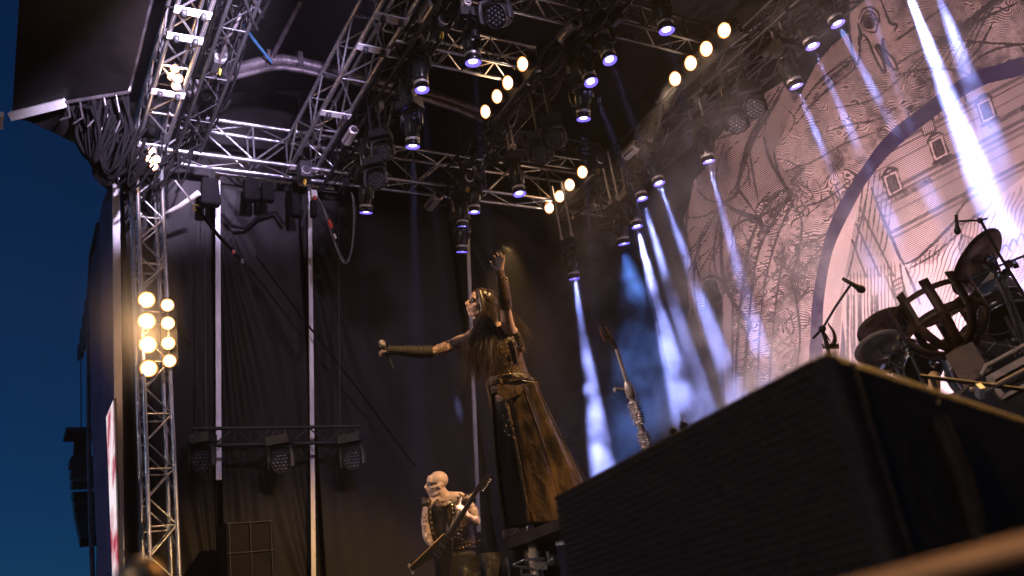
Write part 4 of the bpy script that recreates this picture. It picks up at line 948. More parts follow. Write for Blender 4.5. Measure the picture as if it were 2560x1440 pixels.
# sleeve, glove, gauntlet
def sleeve(pts, rad, name, m, parent, wr=.05, n=16, seg=28):
    q = [Vector(pts[0]).lerp(pts[-1], 0)]; out = []; rr = []
    L = len(pts)-1
    for i in range(seg+1):
        f = i/seg*L; j = min(L-1, int(f)); t = f-j
        out.append(Vector(pts[j]).lerp(Vector(pts[j+1]), t)); rr.append((rad[j]*(1-t)+rad[j+1]*t)*(1+wr*math.sin(i*2.3)))
    return MB().tube(out, rr, n).obj(name, m, parent)
sleeve([s_(1080,879,-.20), s_(1056,880,-.22), s_(1020,878,-.25), s_(990,876,-.28), s_(972,876,-.285)], [.053,.053,.046,.037,.042], 'arm_sleeve', blackfab, sing, .06)
sleeve([s_(1264,768,-.245), s_(1261,746,-.28), s_(1256,712,-.31), s_(1250,684,-.33), s_(1249,676,-.33)], [.055,.056,.047,.036,.036], 'gauntlet', leatherdk, sing, .02)
for i in range(8):
    f = i/7; c = s_(1262,762,-.25).lerp(s_(1254,700,-.32), f)
    for a in (-.2, .25, .7, 1.15):
        n_ = (RTv*math.cos(a)+TW*math.sin(a)); stud(c+n_*(.052-.008*f), n_, .010, sing)
# hair: locks of many strands
HM = MB(); rh = random.Random(5)
def lock(root, mid, tip, r0, n, spreadv):
    for k in range(n):
        o_ = Vector((rh.gauss(0,1),rh.gauss(0,1),rh.gauss(0,1))); 
        a = Vector(root)+o_*.008; b = Vector(mid)+o_*spreadv*.6+Vector((rh.gauss(0,1),rh.gauss(0,1),rh.gauss(0,1)))*.010; c = Vector(tip)+o_*spreadv+Vector((rh.gauss(0,1),rh.gauss(0,1),rh.gauss(0,1)))*.030+UP*rh.uniform(-.05,.06)
        pts = [(a*(1-t)**2+b*2*t*(1-t)+c*t*t)+Vector((0,0,1))*.0+RTv*.010*math.sin(t*8+k*1.7) for t in [i/8 for i in range(9)]]
        HM.tube(pts, [r0*(1.0-.15*i) if i < 5 else r0*(.9-.1*i) for i in range(9)], 4, caps=False)
cap = MB()     # scalp hair under the strands
for sx, sy, sz, a, b, d in ((0,-.030,.045,.088,.103,.088),(0,-.07,-.03,.075,.065,.10)): cap.ell(HL(sx,sy,sz), (a*1.06,b*1.06,d*1.06), ((HL(1,0,0)-HL(0,0,0)).normalized(), (HL(0,1,0)-HL(0,0,0)).normalized(), (HL(0,0,1)-HL(0,0,0)).normalized()), 16, 10)
cap.ell(HL(0,.012,.062), (.084,.085,.070), ((HL(1,0,0)-HL(0,0,0)).normalized(), (HL(0,1,0)-HL(0,0,0)).normalized(), (HL(0,0,1)-HL(0,0,0)).normalized()), 16, 10)
for s in (-1, 1): cap.tube([HL(s*.045,.06,.085), HL(s*.082,.03,.02), HL(s*.086,.0,-.05), HL(s*.08,-.01,-.12)], [.02,.024,.024,.02], 8)
cap.obj('scalp_hair', hairm, sing)
for i in range(46):
    a = rh.uniform(-2.7, 2.7); z = rh.uniform(.03,.125)
    rr = .092*math.sqrt(max(.05, 1-(z/.14)**2)); root = HL(rr*math.sin(a), -.02+rr*1.05*-math.cos(a)*.9, z)
    toward = math.sin(a)
    if i % 3 == 0: mid, tip = HL(.094*math.copysign(1,toward), -.02, -.06), s_(rh.uniform(1165,1215), rh.uniform(900,960), rh.uniform(-.22,-.10))
    elif i % 3 == 1: mid, tip = s_(1235+rh.uniform(-12,12), 800+rh.uniform(-10,10), rh.uniform(-.10,.08)), s_(rh.uniform(1180,1240), rh.uniform(850,905), rh.uniform(-.24,-.15))
    else: mid, tip = s_(1282+rh.uniform(-14,10), 790, .10+rh.uniform(0,.06)), s_(rh.uniform(1295,1326), rh.uniform(840,885), .12)
    lock(root, mid, tip, .0034, 15, .020)
for i in range(34):     # long front fall over the chest
    x = 1168+rh.uniform(0,60); lock(HL(rh.choice((-1,1))*.088, rh.uniform(-.07,-.015), rh.uniform(-.07,0)), s_(x, 842+rh.uniform(-14,14), -.17), s_(x-4+rh.uniform(-22,20), rh.uniform(905,972), -.20), .0034, 15, .026)
for x0, y0 in ((1187,722),(1196,718),(1180,735)): lock(HL(.05,.06,.10), s_(x0,y0+30,-.17), s_(x0+6,y0+105,-.19), .003, 5, .006)
HM.obj('hair', hairm, sing)['kind'] = 'stuff'
tag_hair = None
# microphone in the hand
mp0, mp1 = s_(955,858,-.30), s_(980,917,-.29); md_ = (mp1-mp0).normalized()
mic = thing('microphone', mp0, 'wireless hand microphone held out by the singer', 'microphone')
MB().lathe([(.012,.032),(.024,.022),(.026,.0),(.022,-.018),(.010,-.027),(0,-.029)], 16, mp0, (md_.orthogonal().normalized(), md_.cross(md_.orthogonal().normalized()), md_)).obj('grille_ball', mat('mic grille', (.45,.42,.40), .35, .8, .2, 60, .6, 300), mic)
MB().tube([mp0+md_*.022, mp0+md_*.05, mp0+md_*.16, mp1+md_*.02], [.021,.016,.014,.012], 12).obj('handle', black, mic)

# ------------------------------------------------------------------ bald guitarist
dg = 8.75
def g_(x, y, dd=0.0): return P(x, y, dg+dd)
gui = thing('person', g_(1125,1600), 'bald guitarist with black eye paint and studded vest, looking aside', 'person')
GB = MB(); gf = (-CR*.90+TW*.42-CU*.10); ghc = g_(1093,1209,-.02)
GL = head(GB, ghc, gf, CU-CR*.03, 1.0)
GB.tube([GL(0,-.02,-.05), g_(1108,1238,-.01), g_(1113,1256,0)], [.058,.062,.075], 12)
GB.tube([g_(1112,1250), g_(1116,1275), g_(1122,1315), g_(1130,1360), g_(1136,1395), g_(1140,1430)], [(.10,.11),(.12,.20),(.125,.19),(.12,.165),(.12,.165),(.125,.175)], 16, flat=-TW)
GB.tube([g_(1073,1262,-.05), g_(1092,1250,-.02), g_(1118,1245), g_(1150,1246), g_(1166,1256,.0)], [.060,.065,.065,.065,.060], 12)
GB.tube([g_(1073,1266,-.05), g_(1066,1300,-.06), g_(1066,1334,-.10)], [.060,.055,.042], 12)
GB.tube([g_(1066,1334,-.10), g_(1072,1352,-.17), g_(1086,1370,-.25)], [.044,.040,.028], 12)
gh = g_(1087,1371,-.25)
hand(GB, gh, (CR*.9-CU*.25), (CU+CR*.2), CF*.8-CU*.4, .75, 1.0, .08)
GB.tube([g_(1166,1258,0), g_(1182,1280,-.02), g_(1191,1306,-.08)], [.062,.056,.044], 12)
GB.tube([g_(1191,1306,-.08), g_(1182,1300,-.16), g_(1168,1289,-.25)], [.044,.042,.029], 12)
gh2 = g_(1168,1288,-.25)
hand(GB, gh2, (-CR*.6+CU*.75), (CR*.2+CU*.6-TW*.6), -CR*.75-TW*.4, .7, 1.0, .08)
for x in (1118, 1158): GB.tube([g_(x,1425), g_(x+3,1520), g_(x+8,1640)], [.10,.075,.05], 12)
for x in (1126, 1166): GB.tube([g_(x,1636), g_(x,1650), g_(x-20,1652,-.1)], [.05,.05,.04], 10)
Lg = gui.location; ge = [GL(s*.032,.088,.004) for s in (-1,1)]
sk2 = skinmat('guitarist pale skin', (.58,.43,.38), tattoo=((tuple(ghc-Lg), .30),), eyes=[(tuple(e_-Lg), .032) for e_ in ge]+[(tuple(GL(s*.055,.07,.006)-Lg), .026) for s in (-1,1)]+[(tuple(GL(s*.07,.045,.012)-Lg), .022) for s in (-1,1)], paintcol=(.06,.045,.045))
finish_body(GB, 'body', sk2, gui, .0075)
for e_ in ge: MB().ell(e_-gf.normalized()*.004, (.012,)*3, None, 10, 8).obj('eye', ivory, gui)
def gring(c, rx, ry, a0, a1, n=24, wr=.02, ph=0): return [Vector(c)+RTv*rx*math.sin(a0+(a1-a0)*i/n)*(1+wr*math.sin(9*i+ph))+TW*ry*math.cos(a0+(a1-a0)*i/n)*(1+wr*math.sin(7*i+ph)) for i in range(n+1)]
gv = [(1113,1256,.205,.12),(1116,1275,.225,.14),(1121,1305,.22,.145),(1128,1340,.20,.14),(1134,1372,.205,.145)]
loft([gring(g_(x,y), a*.95, b*.95, -PI, PI, 30) for x, y, a, b in gv]+[gring(g_(1140,1430), .20,.15,-PI,PI,30)], 'shirt', blackfab, gui, .004)
loft([gring(g_(x,y), a*1.10, b*1.16, math.radians(2), math.radians(178), 20, .035, y) for x, y, a, b in gv], 'vest', leatherdk, gui, .010)
loft([gring(g_(x,y), a*1.08, b*1.14, math.radians(-176), math.radians(-34), 16, .035, y) for x, y, a, b in gv], 'vest', leatherdk, gui, .010)
loft([gring(g_(1132,1366), .215,.155,-PI,PI,30), gring(g_(1136,1380), .217,.157,-PI,PI,30)], 'belt', leatherdk, gui, .012)
loft([gring(g_(x,y), a, b, -PI, PI, 24) for x, y, a, b in ((1138,1385,.20,.15),(1142,1440,.21,.16),(1146,1540,.22,.14))], 'trousers', blackfab, gui, .004)
for s, (x, y) in ((-1,(1072,1258)),(1,(1164,1250))):
    c0_ = g_(x, y, -.03)
    MB().ell(c0_, (.075,.085,.05), (RTv, TW, UP), 14, 8).obj('shoulder_pad', leatherdk, gui)
    for i in range(9):
        a = .7*i; n_ = (RTv*math.cos(a)*.7+TW*math.sin(a)*.7+UP*.7).normalized(); stud(c0_+RTv*.05*math.cos(a)+TW*.06*math.sin(a)+UP*.035, n_, .011, gui, None, 'cone')
MB().tube([g_(1090,1252,-.10), g_(1098,1262,-.17), g_(1110,1262,-.18), g_(1126,1254,-.12)], [(.012,.03)]*4, 8, flat=TW).obj('collar', leatherdk, gui)
for i in range(9):
    for j in range(3): stud(g_(1127+j*9+i*1.2-(8-i)*-.4, 1262+i*10+j*2, -.185+.012*j), TW+RTv*.3, .0110, gui)
for i in range(6): stud(g_(1074+i*1.6, 1268+i*13, -.17), TW-RTv*.5, .0110, gui)
for i in range(7): stud(g_(1150+i*8, 1372-i*3.4, -.15+.02*i), TW+RTv*.4, .011, gui)
for i in range(10): stud(g_(1148+i*2.4, 1236+i*3.2, -.07), UP+TW*.4, .008, gui, None, 'cone')
MB().tube([g_(1095,1260,-.12), g_(1104,1275,-.15), g_(1112,1262,-.12)], .005, 6).obj('necklace', studm, gui)
# guitar with a V shaped body
gt = thing('electric_guitar', g_(1110,1360,-.3), 'black V shaped electric guitar slung on the bald guitarist', 'guitar')
gloss = mat('black guitar lacquer', (.012,.011,.012), .35, 0, .1, 8, spec=.25)
nk0, nk1 = g_(1108,1364,-.30), g_(1192,1226,-.34); gx_ = (nk1-nk0).normalized(); gn = (TW-gx_*TW.dot(gx_)).normalized(); gy = gn.cross(gx_).normalized()
MB().tube([nk0, nk1], [(.012,.030),(.010,.022)], 10, flat=gn).obj('neck', gloss, gt)
hs = MB(); a_ = nk1
pts2 = [a_-gy*.022, a_+gy*.022, a_+gx_*.16+gy*.010, a_+gx_*.20-gy*.03, a_+gx_*.10-gy*.05]
hs.add([p+gn*.008 for p in pts2]+[p-gn*.008 for p in pts2], [(0,1,2,3,4),(9,8,7,6,5)]+[(i,(i+1) % 5+0,(i+1) % 5+5,i+5) for i in range(5)]); hs.obj('headstock', gloss, gt)
for i in range(6):
    p = a_+gx_*(.03+.025*i)-gy*(.03+.002*i); rod('tuner', p, p-gy*.03, .005, black, gt, 6)
bod = MB(); tip1, tip2 = g_(1034,1423,-.28), g_(1120,1470,-.28)
pp = [nk0+gx_*.10+gy*.05, nk0+gx_*.10-gy*.05, tip2+gx_*.02, tip2-gx_*.04-gy*.0, nk0-gx_*.02-gy*.01+gx_*-.07, tip1-gx_*.02, tip1+gy*.04]
bod.add([p+gn*.022 for p in pp]+[p-gn*.022 for p in pp], [(0,1,2,3,4,5,6),(13,12,11,10,9,8,7)]+[(i,(i+1) % 7,(i+1) % 7+7,i+7) for i in range(7)])
bod.obj('guitar_body', gloss, gt)
rod('edge_binding', pp[6]+gn*.02, pp[0]+gn*.02, .006, mat('amber edge', (.5,.3,.12), .3), gt, 6)
MB().box((pp[5]+pp[6])/2+gn*.01, (.012,.05,.006), (gx_, (pp[6]-pp[5]).normalized(), gn)).obj('wing_tip', silver, gt)
for k in (0, .06): MB().box(nk0-gx_*k+gn*.028, (.016,.036,.008), (gx_, gy, gn)).obj('pickup', black, gt)
MB().box(nk0-gx_*.10+gn*.028, (.012,.04,.010), (gx_, gy, gn)).obj('bridge', chrome, gt)
MB().tube([nk0+gx_*.15, g_(1140,1290,-.2), g_(1150,1245,-.10), g_(1140,1240,.10)], [(.003,.028)]*4, 6, flat=TW).obj('strap', leatherdk, gt)
# ------------------------------------------------------------------ riser under the singer, with its cloth skirt
wood = mat('black riser deck', (.03,.025,.022), .5, 0, .3, 6, .2, 30)
r0, r1 = P(1150,1409,7.35), P(1475,1300,7.75)
rx = Vector((r1.x-r0.x, r1.y-r0.y, 0)).normalized(); rzv = 2.66
ris = thing('riser', (r0.x, r0.y, 1.83), 'low black riser under the singer with a draped cloth skirt', 'platform')
A_ = P(1300,1345,7.4); deckz = A_.z
dy_ = Vector((0,1,0)); d0 = P(1300,1338,7.35); d1 = P(1500,1275,7.5)
dx = Vector((1,0,0))
MB().box((d0.x+.75, d0.y+.75, deckz-.04), (.85,.85,.04)).obj('deck', wood, ris)
for sx in (-.0, 1.5):
    for sy in (.08, 1.4): rod('leg', (d0.x-.02+sx, d0.y+sy, deckz-.06), (d0.x-.02+sx, d0.y+sy, 1.84), .025, alu, ris)
def skirt(u, v):
    f = u*4; T_ = [(1146,1411),(1210,1389),(1270,1368),(1330,1346),(1384,1331)]; i = min(3, int(f)); t = f-i
    x = T_[i][0]*(1-t)+T_[i+1][0]*t; y = T_[i][1]*(1-t)+T_[i+1][1]*t
    p = P(x, y, 7.28+.1*u); w = .05*v**.5*math.sin(26*u+3*v)+.03*math.sin(57*u)*v
    return p + TW*(w+.02) - UP*.75*v + UP*.025*math.sin(PI*u*3)*(1-v)
tag(MB().grid(skirt, 90, 24).obj('riser_skirt', mat('oiled black cloth', (.02,.016,.013), .42, 0, .4, 4, .8, 9, spec=.5), None, skirt(0,0)), 'creased dark cloth slung across the front of the low riser', 'cloth')
rl = thing('riser_leg_clamp', P(1340,1400,7.2), 'pale tube in a metal clamp frame below the coat hem', 'clamp')
MB().lathe([(.0,-.16),(.050,-.16),(.052,-.15),(.052,.06),(.040,.062),(.040,.2)], 20, P(1338,1400,7.2), (RTv, TW, UP)).obj('tube', mat('pale tube', (.65,.58,.54), .4, .1, .15, 14, .1, 40), rl)
for a, b in (((1283,1412),(1310,1400)), ((1310,1400),(1362,1396)), ((1283,1413),(1345,1425)), ((1345,1425),(1382,1396)), ((1303,1422),(1306,1450)), ((1345,1425),(1348,1450)), ((1306,1437),(1345,1440)), ((1368,1378),(1373,1410)), ((1352,1402),(1380,1412))):
    rod('frame_bar', P(*a,7.1), P(*b,7.1), .011, alu, rl)
MB().box(P(1352,1412,7.12), (.05,.03,.03), (CR,CF,CU)).obj('clamp_block', silver, rl)
MB().box(P(1352,1340,7.3), (.14,.02,.035), ((CR*.98+CU*.06).normalized(), TW, UP)).obj('rail_plate', leatherdk, rl)

# ------------------------------------------------------------------ front fill speaker at the stage lip
sp0 = P(2070,870,1.7); spz = sp0.z; spL = oz(1382,1240,spz)
sideB = ox(2560,1036,sp0.x)
slope = (sideB.z-spz)/(sideB.y-sp0.y)
spm = mat('textured black speaker paint', (.060,.037,.024), .55, 0, .25, 30, .5, 160)
spk = thing('stage_speaker', (sp0.x, sp0.y, 1.26), 'big black wedge speaker with perforated front grille and round side handle', 'speaker')
X0, X1 = spL.x, sp0.x; Y0 = sp0.y; Y1 = Y0+1.0; ZB = 1.245
zt = lambda y: spz+slope*(y-Y0)
ym = (spL.y-Y0)
hx = [(X0,Y0+ym,ZB),(X0,Y0+ym,spz),(X0,Y1+ym,ZB),(X0,Y1+ym,zt(Y1)),(X1,Y0,ZB),(X1,Y0,spz),(X1,Y1,ZB),(X1,Y1,zt(Y1))]
o = MB().hexa(hx).obj('cabinet', spm, spk); bv = o.modifiers.new('bevel','BEVEL'); bv.width = .022; bv.segments = 3
# round handle cup on the side: rim, dark dish, grip bar
hc_ = ox(2385,1200,X1); hN = Vector((1,0,0)); hA = (Vector((0,1,0)), Vector((0,0,1)), hN)
hR = abs(ox(2490,1240,X1).y-ox(2300,1270,X1).y)*.62
MB().torus(hc_+hN*.002, hR, .004, hA, 30, 8, -2.6, -.5).obj('handle_rim', spm, spk)
MB().torus(hc_+hN*.002, hR*.80, .004, hA, 30, 8, -2.6, -.5).obj('handle_rim', spm, spk)
MB().lathe([(0,-.002),(hR*.8,.003)], 36, hc_+hN*.001, hA).obj('handle_cup', spm, spk)
MB().tube([hc_+hN*.012-Vector((0,0,hR*.8)), hc_+hN*.02, hc_+hN*.012+Vector((0,0,hR*.8))], .016, 10).obj('handle_grip', spm, spk)
for x, y in ((2210,1012),(2345,1010),(2458,1130),(2496,1230),(2190,1120),(2200,1160),(2350,1320)):
    MB().lathe([(0,.004),(.004,.003),(.006,0)], 10, ox(x,y,X1)+hN*.001, hA).obj('screw', spm, spk)
MB().tube([Vector((X1+.004,Y0+.05,ZB+.02)), Vector((X1+.004,Y0+.05,spz-.03))], .005, 6).obj('corner_trim', spm, spk)
# perforated steel grille: rows of raised dimples
gm = MB(); pit_ = .021; nx = int((X1-X0-.05)/pit_); nzr = int((spz-ZB-.02)/(pit_*.87))
for j in range(nzr):
    for i in range(nx):
        x = X0+.025+(i+.5*(j % 2))*pit_; z = spz-.012-j*pit_*.87; y = Y0+ym*(X1-x)/(X1-X0)-.002; r = pit_*.30
        gm.add([(x-r,y,z-r),(x+r,y,z-r),(x+r,y,z+r),(x-r,y,z+r),(x,y-.007,z)], [(0,1,4),(1,2,4),(2,3,4),(3,0,4)], True)
o = gm.obj('grille_mesh', spm, spk); o['kind'] = 'stuff'
tmm = MB(); ntop = int((X1-X0)/.021)
for i in range(ntop):
    for j in range(3):
        x = X0+.02+(i+.5*(j % 2))*.0208; y = Y0+ym*(X1-x)/(X1-X0)+.006+j*.012; r = .0068; z = zt(y-ym*(X1-x)/(X1-X0))-.0015-(.004 if j == 0 else 0)
        tmm.add([(x-r,y-r,z),(x+r,y-r,z),(x+r,y+r,z),(x-r,y+r,z),(x,y,z+.006)], [(0,1,4),(1,2,4),(2,3,4),(3,0,4)], True)
o = tmm.obj('grille_fold', spm, spk); o['kind'] = 'stuff'

# foreground: blurred rail and rounded rail end
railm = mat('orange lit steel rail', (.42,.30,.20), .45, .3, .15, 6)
ra, rb = P(2050,1500,.78), P(2700,1335,.66)
tag(MB().tube([ra, rb], .0105, 14).obj('barrier_rail', railm, None, ra), 'out of focus steel rail crossing the lower corner under the speaker', 'rail')
ba = P(300,1520,1.05); bb = P(372,1428,1.0)
tag(MB().tube([ba, ba.lerp(bb,.55), ba.lerp(bb,.85), bb, bb+(bb-ba).normalized()*.006], [.030,.029,.025,.016,.004], 18).obj('rail_end', mat('brass coloured rail end', (.5,.33,.16), .3, .5, .15, 20), None, ba), 'blurred golden rounded object poking up at the bottom edge below the tower', 'rail end')

# ------------------------------------------------------------------ spiked chrome microphone stand
spd = 5.6
st0, st1 = P(1622,1130,spd), P(1541,872,spd)
sm_ = thing('spiked_stand', st0, 'chrome microphone stand bristling with metal spikes', 'microphone stand')
ax_ = (st1-st0).normalized(); pA = ax_.orthogonal().normalized(); pB = ax_.cross(pA)
stm = mat('aged chrome stand', (.70,.58,.53), .32, .45, .2, 20, .1, 60)
MB().tube([st0-ax_*((st0.z-1.835)/ax_.z), st0.lerp(st1,.60)], .021, 12).obj('lower_tube', stm, sm_)
MB().tube([st0.lerp(st1,.58), st1], .012, 12).obj('upper_tube', stm, sm_)
MB().lathe([(.021,-.05),(.030,-.045),(.032,.0),(.026,.03),(.014,.06)], 14, st0.lerp(st1,.60), (pA,pB,ax_)).obj('clutch', stm, sm_)
rod('clutch_knob', st0.lerp(st1,.60), st0.lerp(st1,.60)-CR*.09+CU*.01, .010, stm, sm_); stud(st0.lerp(st1,.60)-CR*.085, -CR, .018, sm_, stm, 'dome', 'knob')
for i in range(22):
    f = -.05+.53*i/21
    if .20 < f < .27: continue
    for s, v in ((1, CR), (-1, -CR), (1, TW+CR*.3)):
        n_ = (v-ax_*v.dot(ax_)).normalized(); stud(st0.lerp(st1,f)+n_*.018, n_, .010, sm_, stm, 'cone', 'spike')
for f in (.0,.1,.19,.29,.38,.48): MB().lathe([(.021,-.012),(.026,-.008),(.026,.008),(.021,.012)], 12, st0.lerp(st1,f), (pA,pB,ax_)).obj('collar', stm, sm_)
MB().tube([st1, st1+ax_*.05-CR*.01, st1+ax_*.09-CR*.035], [.012,.016,.014], 8).obj('clip_neck', leatherdk, sm_)
for k in (-1, 1): MB().tube([st1+ax_*.055-CR*.03+CR*.02*k, st1+ax_*.10-CR*.035+CR*.026*k, st1+ax_*.145-CR*.04+CR*.018*k], [(.010,.014),(.010,.016),(.007,.012)], 8).obj('clip_jaw', mat('clip brown', (.12,.06,.03), .4) if k < 0 else MATS['clip brown'], sm_)
for x, y, w, lab in ((1708,1064,14,'small dark block standing on the speaker edge, right one of two'), (1682,1077,11,'small dark block standing on the speaker edge, left one of two')):
    c = P(x, y, 3.2); k = 3.2/FPX
    tag(MB().box(c, (w*.5*k, .02, w*.75*k), ((CR*.9-CU*.4).normalized(), CF, (CU*.9+CR*.4).normalized())).obj('stage_block', black, None, c), lab, 'block', 'small blocks behind the speaker')
    
# ------------------------------------------------------------------ drum kit on its riser
drz = (P(2486,905,7.3).z)-.36
structure(MB().box((-3.7,6.9,(drz+1.83)/2), (1.2,1.0,(drz-1.83)/2)).obj('drum_platform', wood))
brass = mat('dark bronze cymbal', (.26,.20,.16), .34, .8, .3, 10, .2, 90, col2=(.48,.38,.30))
brightc = mat('bright cymbal', (.80,.74,.72), .40, .6, .1, 12)
def d_(x, y, d=6.9): return P(x, y, d)
def disc_axes(n):
    n = Vector(n).normalized(); a = n.orthogonal().normalized(); return (a, n.cross(a), n)
def cymbal(c, R, n, lab, m=brass, foot=None, name='cymbal', txt=None):
    t = thing('cymbal', c, lab, 'cymbal', 'cymbals of the drum kit'); A = disc_axes(n)
    prof = [(0,.045*R/.25),(.10*R,.040*R/.25),(.20*R,.022*R/.25),(.24*R,.014),(.6*R,.008),(R,-.004),(R,-.006),(.6*R,.005),(.24*R,.011),(.2*R,.018*R/.25),(0,.04*R/.25)]
    MB().lathe(prof, 40, c, A).obj('plate', m, t)
    for k in range(1, 5): MB().torus(Vector(c)+A[2]*(.004-.0012*k), R*(.3+.15*k), .0012, A, 40, 4).obj('lathe_groove', m, t)
    rod('wing_nut', Vector(c)+A[2]*.06, Vector(c)-A[2]*.06, .010, chrome, t)
    if foot is not None: rod('stand_tube', Vector(c)-A[2]*.05, foot, .012, chrome, t)
    return t, A
cymbal(d_(2441,655), .285, (UP*.85-CR*.55-TW*.62), 'large dark cymbal tilted high beside the boom stand', foot=d_(2500,690))
cymbal(d_(2210,815), .215, (UP*.95-CR*.05-TW*.40), 'upper of two stacked cymbals left of the fire basket', foot=d_(2262,860))
cymbal(d_(2200,868), .20, (UP*.97+TW*.0-CR*.0-TW*.45), 'lower of two stacked cymbals left of the fire basket', brightc, foot=d_(2268,890))
t, A = cymbal(d_(2490,716,7.1), .16, (TW*.9+UP*.25), 'bright cymbal with a black bar emblem, facing the pit', brightc)
c = d_(2490,728,7.0)
em = MB()          # emblem: joined pair of arched bars
for k in range(-2, 3): em.tube([c+CR*.015*k-CU*.035, c+CR*.015*k+CU*(.028 if abs(k) != 2 else .018)], .0035, 6)
for a, b in ((-2,-1),(-1,0),(0,1),(1,2)): em.tube([c+CR*.015*a+CU*.02, c+CR*.015*(a+b)/2+CU*.034, c+CR*.015*b+CU*.02], .0035, 6)
em.obj('emblem', black, t)
cymbal(d_(2205,905,7.2), .16, (UP*.9-TW*.4), 'small pale cymbal low behind the speaker corner', brightc)
shellm = mat('black drum lacquer', (.016,.014,.018), .2, 0, .2, 6)
headm = mat('dark drum head', (.02,.018,.022), .35, 0, .3, 8)
def drum(c, R, D_, n, lab, cat='drum', lugs=8, hm=headm):
    t = thing('drum', c, lab, cat, 'drums of the kit'); A = disc_axes(n); c = Vector(c)
    MB().lathe([(R*.97,-D_/2),(R,-D_/2),(R,D_/2),(R*.97,D_/2)], 36, c, A).obj('shell', shellm, t)
    for s in (-1, 1):
        MB().lathe([(0,s*D_/2),(R*.98,s*D_/2)], 36, c, A).obj('head', hm, t)
        MB().torus(c+A[2]*s*D_/2, R*1.01, .010, A, 40, 8).obj('hoop', chrome, t)
    for i in range(lugs):
        a = 2*PI*i/lugs; r_ = (A[0]*math.cos(a)+A[1]*math.sin(a))*(R+.012); rod('lug', c+r_-A[2]*D_/2, c+r_+A[2]*D_/2, .006, chrome, t, 6)
    return t, A
drum(d_(2290,908), .155, .2, (TW*.75-UP*.55+CR*.1), 'round black drum low between cymbals and basket post')
drum(d_(2505,778,7.0), .19, .14, (UP*.9-TW*.35), 'dark shallow drum right of the fire basket')
t, A = drum(d_(2486,905,7.3), .34, .4, (TW*.95-CR*.2-UP*.1), 'big bass drum with white lettering and star lines', lugs=10)
bc = d_(2486,905,7.3)+A[2]*.203
ex = (CR-A[2]*CR.dot(A[2])).normalized(); ey = A[2].cross(ex)
if ey.dot(CU) < 0: ey = -ey
printm = mat('white drum print', (.7,.68,.7), .5, 0, .1)
st_ = MB()
for i in range(6):
    a0, a1 = 2*PI*i/6+.3, 2*PI*(i+2)/6+.3
    st_.tube([bc+(ex*math.cos(a0)+ey*math.sin(a0))*.2, bc+(ex*math.cos(a1)+ey*math.sin(a1))*.2], .004, 5)
for rr in (.205, .27): st_.torus(bc, rr, .003, (ex,ey,A[2]), 40, 5)
st_.obj('star_print', mat('dim print', (.20,.18,.2), .5), t)
lt = bpy.data.curves.new('lettering', 'FONT'); lt.body = 'TAMA'; lt.size = .095; lt.extrude = .001; lt.align_x = 'CENTER'
tmp = bpy.data.objects.new('lettering_curve', lt); COL.objects.link(tmp); bpy.context.view_layer.update()
lme = bpy.data.meshes.new_from_object(tmp.evaluated_get(bpy.context.evaluated_depsgraph_get())); bpy.data.objects.remove(tmp); lme.materials.clear(); lme.materials.append(printm)
lo = bpy.data.objects.new('lettering', lme); COL.objects.link(lo); lo.parent = t
R3 = Matrix((ex, ey, ex.cross(ey))).transposed()
lo.rotation_mode = 'QUATERNION'; lo.rotation_quaternion = (R3.to_quaternion() @ Matrix.Rotation(math.radians(26),3,'Z').to_quaternion()); lo.location = (bc+(ex*-.13+ey*.20)+A[2]*.006)-world_loc(t)
drum(d_(2424,900,7.2), .13, .12, (UP*.85-TW*.5), 'small chrome rimmed drum behind the basket post')
# fire basket on a square post
rust = mat('rust brown sheet steel', (.022,.013,.009), .55, .2, .35, 7, .3, 40, col2=(.07,.036,.018))
bk = thing('fire_basket', d_(2420,1010,6.2), 'rusty steel fire basket of curved straps on a square post', 'fire basket')
db = 6.2
Cb = P(2352,792,db); axb = (UP*.93-TW*.20-CR*.10).normalized(); bA = (CR-axb*CR.dot(axb)).normalized(); bB = axb.cross(bA)
if bB.dot(TW) < 0: bB = -bB
Rt = 0.285
def bpt(a, r, h): return Cb + (bA*math.sin(a)+bB*math.cos(a))*r + axb*h
def strapm(path, w, name, par, wd=None):
    mb = MB(); vs = []
    for i, (p, wd_) in enumerate(path): vs += [p-wd_*w/2, p+wd_*w/2]
    mb.add(vs, [(2*i,2*i+1,2*i+3,2*i+2) for i in range(len(path)-1)], True); o = mb.obj(name, rust, par)
    md = o.modifiers.new('solid','SOLIDIFY'); md.thickness = .005; return o
for rr, h, w in ((Rt,.10,.040),(Rt*.99,-.075,.062)):
    strapm([(bpt(2*PI*i/48, rr, h), axb) for i in range(49)], w, 'hoop', bk)
for i in range(10):
    a = 2*PI*i/10+.1; t_ = (bA*math.cos(a)-bB*math.sin(a))
    strapm([(bpt(a, Rt*1.01, h), t_) for h in (.175,.10,.0,-.06)]+[(bpt(a, Rt*r_, h), t_) for r_, h in ((.97,-.11),(.86,-.17),(.66,-.225),(.42,-.26),(.2,-.275))], (.066), 'strap', bk)
MB().lathe([(0,-.275),(Rt*.32,-.275),(Rt*.32,-.29),(0,-.29)], 20, Cb, (bA,bB,axb)).obj('base_plate', rust, bk)
pt0 = bpt(0,0,-.29); pa = (bA*.75+bB*.66).normalized(); pb = axb.cross(pa)
PL_ = (pt0.z-1.84)/axb.z/2; MB().box(pt0-axb*PL_, (.095,.095,PL_), (pa,pb,axb)).obj('post', rust, bk)
